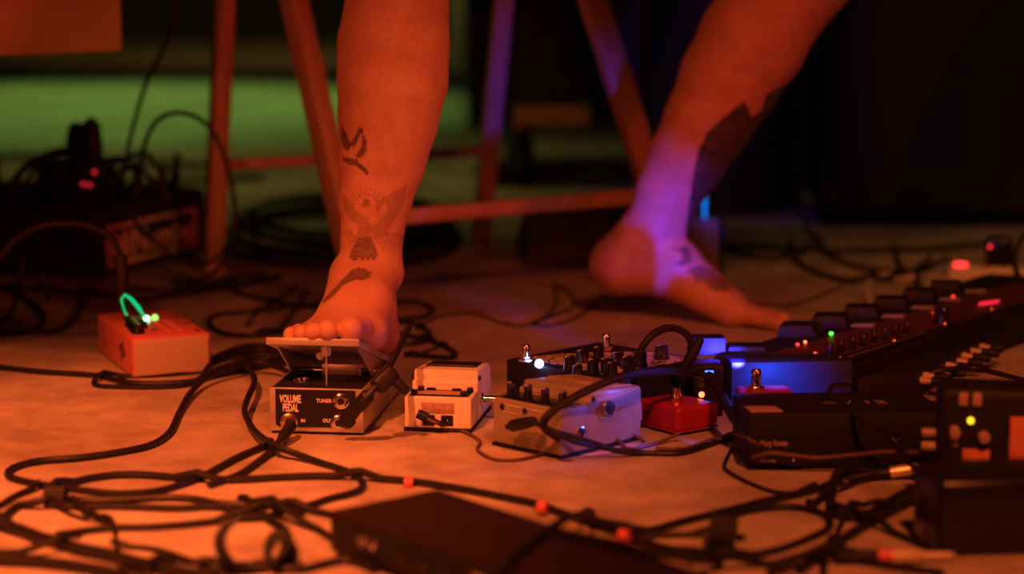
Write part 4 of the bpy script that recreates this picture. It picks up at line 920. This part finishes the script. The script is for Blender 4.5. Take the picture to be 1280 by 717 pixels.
# gear leads
cable('black lead plugged in the volume pedal input', [(364, 531, .012, 2.235), (357, 541, .012, 2.215), (349, 551, .006), (342, 560, .003), (325, 575), (300, 592), (262, 606)], R, plugs=((0, 'straight'),), lift=False)
cable('black lead with long plug rising from the volume pedal output to the right', [(432, 524, .014, 2.222), (445, 510, .03, 2.205), (458, 496, .04, 2.20), (474, 478, .05, 2.21), (488, 456, .08, 2.23), (500, 432, .09, 2.27), (511, 409, .10, 2.31)], 0.0038, lift=False)
_o = MB().lathe([(0.0034, -0.006), (0.0062, 0.0), (0.0074, 0.004), (0.0078, 0.018), (0.0070, 0.020), (0.0070, 0.030), (0.0082, 0.032), (0.0080, 0.046), (0.0045, 0.050)], UD(430, 527, 2.2215), UD(466, 488, 2.20) - UD(430, 527, 2.2215), 18).build('jack_plug', M_rubber)
tag(_o, 'fat ribbed black jack plug in the OUT socket of the volume pedal', 'plug')
_c0 = UD(482, 474, 2.215); _u = (UD(498, 456, 2.225) - UD(462, 492, 2.205)).normalized(); _w = Vector((_u.z, 0, -_u.x)).normalized(); _t = Matrix.Translation(_c0) @ Matrix((( _u.x, _w.x, _u.cross(_w).x, 0), (_u.y, _w.y, _u.cross(_w).y, 0), (_u.z, _w.z, _u.cross(_w).z, 0), (0, 0, 0, 1)))
_m = MB(); _m.box(-0.015, 0.014, -0.010, 0.009, -0.008, 0.008, 0.0045, 3, _t); _m.box(0.002, 0.012, 0.004, 0.026, -0.006, 0.006, 0.003, 3, _t)
tag(_m.build('angle_plug', M_rubber), 'chunky black right-angle plug leaning on the volume pedal side', 'plug')
cable('thin brown power lead snaking from the cream stompbox', [(532, 521, .01, 2.262), (546, 530, .005, 2.255), (565, 535), (590, 544), (600, 552), (597, 562), (615, 573), (640, 575), (665, 571), (690, 562), (710, 548), (730, 540)], 0.0019, M_cable_brown, 'power_cable', plugs=((0, 'dc'),))
cable('thick black patch cable arching up over the grey stompbox toward the board', [(700, 548, .01, 2.12), (679, 533, .03, 2.13), (685, 519, .04, 2.12), (704, 504, .052, 2.13), (731.5, 489, .06, 2.14), (759, 477, .065, 2.15), (787, 468, .07, 2.17), (815, 464, .07, 2.21), (857, 464, .06, 2.28), (887, 472, .06, 2.30)], 0.0046, lift=False)
cable('black patch lead curving high above the knobs of the dual unit', [(779, 478, .06, 2.24), (784.5, 468, .06, 2.25), (793, 452, .07, 2.27), (804, 432, .08, 2.29), (816, 418, .09, 2.30), (832, 410, .1, 2.31), (848.6, 411, .1, 2.31), (861, 421, .09, 2.31), (866, 437, .08, 2.31), (861, 452, .07, 2.31), (855, 462, .065, 2.31)], 0.0042, plugs=((0, 'right'), (1, 'straight')), lift=False)
cable('black lead with flat plug pressed on the grey stompbox face', [(640, 532, .02, 2.168), (655, 528, .02, 2.155), (672, 530, .02, 2.13), (690, 538, .02, 2.11), (710, 549, .01, 2.11), (735, 556, .005, 2.13), (775, 563), (820, 567), (850, 566)], 0.0026, lift=False, plugs=((0, 'straight'),))
cable('black lead sagging along the base of the grey stompbox', [(684, 536, .02, 2.12), (700, 541, .016, 2.13), (740, 553, .008, 2.14), (775, 564, .004), (810, 566), (850, 566), (885, 556), (915, 545)], 0.0030, lift=False)
cable('brown looped lead in front of the small red pedal', [(850, 541, .008), (825, 553), (790, 561), (776, 556), (771, 547, .006), (780, 540, .008), (796, 545, .004), (805, 552)], 0.0019, M_cable_brown, 'power_cable')
cable('brown lead lying long in front of the small red pedal', [(820, 567), (850, 566), (880, 557), (905, 546, .006), (915, 541, .010), (935, 548, .004, 2.085), (955, 560, .02, 2.085)], 0.0019, M_cable_brown, 'power_cable')
cable('black cable across the front of the power supply', [(940, 572, .012, 2.085), (960, 566, .018, 2.08), (985, 568, .018, 2.08), (1020, 572, .016, 2.08), (1060, 569, .018, 2.075), (1120, 564, .02, 2.06), (1168, 568, .02, 2.04)], 0.0024, M_cable_brown, lift=False)
cable('black cable draped over the top of the power supply', [(1060, 482, .06, 2.26), (1041, 482, .062, 2.22), (1037, 494, .062, 2.18), (1052, 508, .062, 2.14), (1075, 523, .06, 2.08), (1105, 537, .055, 2.06), (1140, 545, .05, 2.03), (1172, 548, .05, 1.99)], 0.0030, lift=False)
cable('black cable leaving the patch bay toward the right edge', [(1150, 470, .02, 2.50), (1180, 462, .025, 2.50), (1215, 460, .02, 2.52), (1245, 466, .012, 2.50), (1290, 478, .004, 2.47)], 0.0034, lift=False)
cable('black cable on the floor behind the tall blurred pedal', [(1100, 492), (1145, 502), (1185, 506), (1230, 504), (1300, 498)], 0.0040)
cable('black angled lead over the small red pedal corner', [(886, 470, .06, 2.30), (897, 488, .05, 2.26), (908, 505, .04, 2.22), (918, 522, .03, 2.18), (926, 530, .02, 2.17)], 0.0062, lift=False)
# mid floor
cable('thin dark wire crossing the open floor right of the tattooed foot', [(520, 412), (530, 405), (545, 397), (560, 393), (590, 391.5), (620, 401), (649, 407), (671, 401), (689, 390), (695, 372), (692.5, 354)], 0.0018)
cable('thin dark wire tangled with it at mid floor', [(696, 354), (714, 369), (716, 383), (692, 394), (667, 405), (690, 406), (710, 401), (732, 390), (745, 376)], 0.0018)
cable('black cable looped behind the tattooed heel', [(430, 384), (494, 378), (515, 376.5), (533, 381), (541, 388), (530, 395.5), (508, 397.6), (440, 400)], R)
cable('black cable curled just behind the volume pedal', [(430, 408), (480, 402), (508, 403), (526, 407), (537, 416), (533, 425.5), (500, 430), (440, 428)], R)
cable('black cable ending behind the cream stompbox', [(440, 412), (494, 417), (515, 420), (536, 426), (557, 433), (570, 443), (560, 447), (536, 445), (494, 441), (440, 438)], R)
cable('thin black wire sloping behind the cream stompbox', [(470, 452), (505, 447), (530, 440), (560, 430)], R * 0.5)
cable('black cable running from the dark heap to the tattooed foot', [(220, 352), (240, 362), (262, 357), (282, 357.5), (295, 364), (318, 372), (341.5, 375.5), (361, 380), (400, 381), (440, 385)], R)
cable('black cable making a long loop left of the bare toes', [(420, 386), (390, 384), (361, 383), (328, 388), (289, 391), (269, 394), (261, 401), (267, 410), (283, 417), (314, 419.5), (337.6, 417.5), (370, 414), (420, 412)], R)
cable('thin wire with joint between the loops left of the toes', [(384, 361), (377, 375), (365, 393), (353, 408), (338, 415), (325, 415, .002)], 0.0020, plugs=((1, 'straight'),))
cable('thin wire slanting across the loops left of the toes', [(373, 356), (349, 373), (328, 387), (316, 397), (310, 408)], 0.0020)
for k, (dy, lab) in enumerate(((0, 'topmost'), (6, 'second'), (12, 'third'), (19, 'lowest'))):
    cable('%s black cable of the bunch fanning right of the red synthesizer' % lab, [(255, 452 + dy * 1.1), (275, 443 + dy), (296, 435 + dy), (322, 431 + dy), (350, 433 + dy * .9), (385, 440 + dy * .7), (420, 446 + dy * .5)], R * (1 - 0.07 * k))
# left background
cable('stiff cable arching into the red synthesizer top', [(-40, 352, .1, 2.72), (0, 321, .1, 2.72), (18, 300, .1, 2.72), (46, 284, .1, 2.71), (77, 279, .1, 2.71), (107, 281, .1, 2.70), (132, 291, .1, 2.70), (146, 307, .1, 2.70), (152, 330, .1, 2.70), (153, 362, .1, 2.70)], 0.0042, lift=False, plugs=((1, 'straight'),))
_o = MB().lathe([(0.0055, -0.075), (0.0085, -0.07), (0.0092, -0.03), (0.0085, -0.004), (0.0042, -0.002), (0.0035, 0.002)], UD(154, 389, 2.695), (0.02, 0, -1), 16).build('jack_plug', M_rubber)
tag(_o, 'upright black jack plug standing in the red synthesizer', 'plug')
cable('black cable looping at the left edge, front one', [(-10, 421), (24.5, 416), (46, 410), (56, 398), (46, 382.6), (18, 364), (-10, 355)], R)
cable('black cable curving up toward the lettered stage box', [(0, 420), (31, 416), (70.5, 413), (92, 401), (106, 379.5), (112, 366)], R)
cable('black cable climbing at the far left from floor to stage box', [(0, 404), (16, 387, .02), (22, 360, .08, 3.1), (27, 330, .15, 3.12), (33, 300, .2, 3.15), (40, 270, .25, 3.2)], R, lift=False)
cable('second black cable hanging down the stage box front', [(62, 374), (53, 352, .05, 3.14), (54, 320, .1, 3.16), (57, 285, .15, 3.2), (70, 255, .2, 3.26)], R, lift=False)
cable('black cable along the foot of the stage box', [(-20, 360), (30, 361), (61, 362), (123, 368), (184, 373), (245, 365), (300, 356), (350, 345)], R * 1.3)
cable('black cable lying in a wide curve behind it', [(150, 360), (200, 363), (245, 358), (290, 348), (330, 342)], R * 1.2)
DD = 3.26
cable('stiff black cable arching high in front of the first stool leg', [(174, 240, 0, DD), (176, 210, 0, DD), (181, 180, 0, DD), (192, 156, 0, DD), (208, 144, 0, DD), (228, 141, 0, DD), (250, 149, 0, DD), (268, 167, 0, DD), (279, 192, 0, DD), (288, 225, 0, DD), (294, 262, 0, DD), (290, 300, 0, DD), (276, 330, 0, 3.3), (250, 350, 0, 3.36), (215, 356, 0, 3.36)], 0.0038, lift=False)
cable('black cable crossing the lettered panel diagonally', [(160, 262, 0, 3.24), (172, 281, 0, 3.24), (199, 306, 0, 3.24), (225, 322, 0, 3.25), (250, 330, 0, 3.28), (272, 322, 0, 3.28), (288, 300, 0, 3.28)], 0.0036, lift=False)
cable('black cable hanging from above onto the stage box', [(224, -40, 0, 3.3), (220, 10, 0, 3.3), (214, 38, 0, 3.3), (203, 65, 0, 3.3), (188, 92, 0, 3.31), (179, 115, 0, 3.32), (170, 145, 0, 3.34), (160, 185, 0, 3.36), (154, 222, 0, 3.38), (150, 240, 0, 3.40)], 0.0036, lift=False)
cable('thick black hose arching over the left of the stage box', [(10, 245, 0, 3.4), (20, 222, 0, 3.4), (40, 203, 0, 3.4), (62, 192, 0, 3.4), (85, 188, 0, 3.4), (108, 190, 0, 3.4), (125, 205, 0, 3.4), (130, 235, 0, 3.4)], 0.0062, lift=False)
cable('thin black loop standing up from the plug heap', [(96, 215, 0, 3.42), (97, 190, 0, 3.42), (98, 175, 0, 3.42), (104, 170, 0, 3.42), (109, 178, 0, 3.42), (109, 200, 0, 3.42)], 0.0026, lift=False)
cable('black cable dropping across the hose arch', [(58, 194, 0, 3.38), (66, 212, 0, 3.38), (70, 235, 0, 3.38), (72, 260, 0, 3.36)], 0.0040, lift=False)
cable('black cable arching low right of the plug heap', [(160, 196, 0, 3.36), (180, 190, 0, 3.36), (195, 205, 0, 3.36), (202, 230, 0, 3.36), (206, 250, 0, 3.36)], 0.0036, lift=False)
# coil behind tattooed leg
for k, (cx_, cy_, rx, ry, z_) in enumerate(((425, 300, 150, 33, 0), (420, 292, 128, 28, .008), (430, 288, 140, 30, .016), (440, 282, 122, 26, .024), (425, 276, 132, 27, .034), (434, 268, 120, 25, .046))):
    cable(('lowest', 'second', 'third', 'fourth', 'fifth', 'topmost')[k] + ' turn of the big black coil behind the tattooed leg', [(cx_ + rx * math.cos(a), cy_ + ry * math.sin(a), z_) for a in np.linspace(0, 2 * PI, 25)], 0.0060, lift=False)
# right background
cable('white mains cable looping beside the long board', [(1092, 384), (1085, 372), (1084, 358), (1095.6, 346), (1117.5, 342.5), (1139, 348), (1161, 356), (1192.5, 364), (1230, 368), (1290, 371)], 0.0050, M_cable_white)
cable('second white mains cable running into the power strip', [(1120, 348), (1145, 352), (1165, 346), (1185, 352), (1205, 368)], 0.0050, M_cable_white)
cable('black cable lying straight in front of the speaker cabinet', [(905, 306), (950, 309), (989, 311.5), (1036, 313), (1099, 313), (1161, 311), (1240, 305)], 0.0058)
cable('black cable curving from the case to the white loop', [(988, 300), (992.5, 320.6), (1011, 336), (1052, 349), (1083, 352.5), (1130, 346), (1149, 333), (1163, 322)], 0.0050)
cable('black cable in a shallow bow before the speaker cabinet', [(1018, 304), (1027, 314), (1055, 327), (1083, 336), (1124, 338), (1121, 324), (1117.5, 314)], 0.0048)
cable('black cable ending near the wooden block', [(900, 305), (915, 313), (942.5, 320.6), (986, 321), (1010, 312)], 0.0048)
cable('black cable rising behind the last footswitch of the board', [(1144, 372), (1150, 345), (1162, 334), (1185, 322)], 0.0045)
cable('thin wire on the bare floor right of the toes', [(940, 378), (955, 380.5), (983, 381.6), (1014, 374), (1055, 355)], 0.0020)
cable('grey-edged black cable bending at the right edge', [(1290, 285, 0, 3.1), (1276, 300, 0, 3.1), (1269, 318, 0, 3.1), (1270, 338, 0, 3.1), (1282, 360, 0, 3.1)], 0.0045, lift=False)
cable('black cable hanging down the drum case side', [(1006, 190, 0, 4.0), (1000, 230, 0, 4.0), (1002, 261, 0, 3.98), (1010, 285, 0, 3.95), (1027, 305, 0, 3.85)], 0.0048, lift=False)
cable('dark cable lying straight across the green-lit floor, far left', [(-30, 196), (20, 195), (80, 198), (150, 203), (260, 206)], 0.009)
cable('second dark cable across the green-lit floor, nearer than the first', [(-30, 236), (40, 230), (120, 232), (240, 226), (330, 222)], 0.008)
for k, (x0, y0, x1, y1, hh) in enumerate(((20, 250, 95, 235, 40), (60, 245, 135, 232, 48), (95, 240, 200, 238, 42), (30, 262, 120, 250, 30), (120, 240, 215, 250, 34), (5, 268, 70, 250, 52))):
    D_ = 3.36 + 0.03 * (k % 3)
    cable(('lowest left', 'second left', 'widest', 'flattest', 'rightmost', 'steepest left') [k] + ' black cable arch of the heap on the stage box', [(x0 + (x1 - x0) * t, y0 + (y1 - y0) * t - hh * math.sin(PI * t), 0, D_) for t in np.linspace(0, 1, 7)], 0.0038, lift=False)
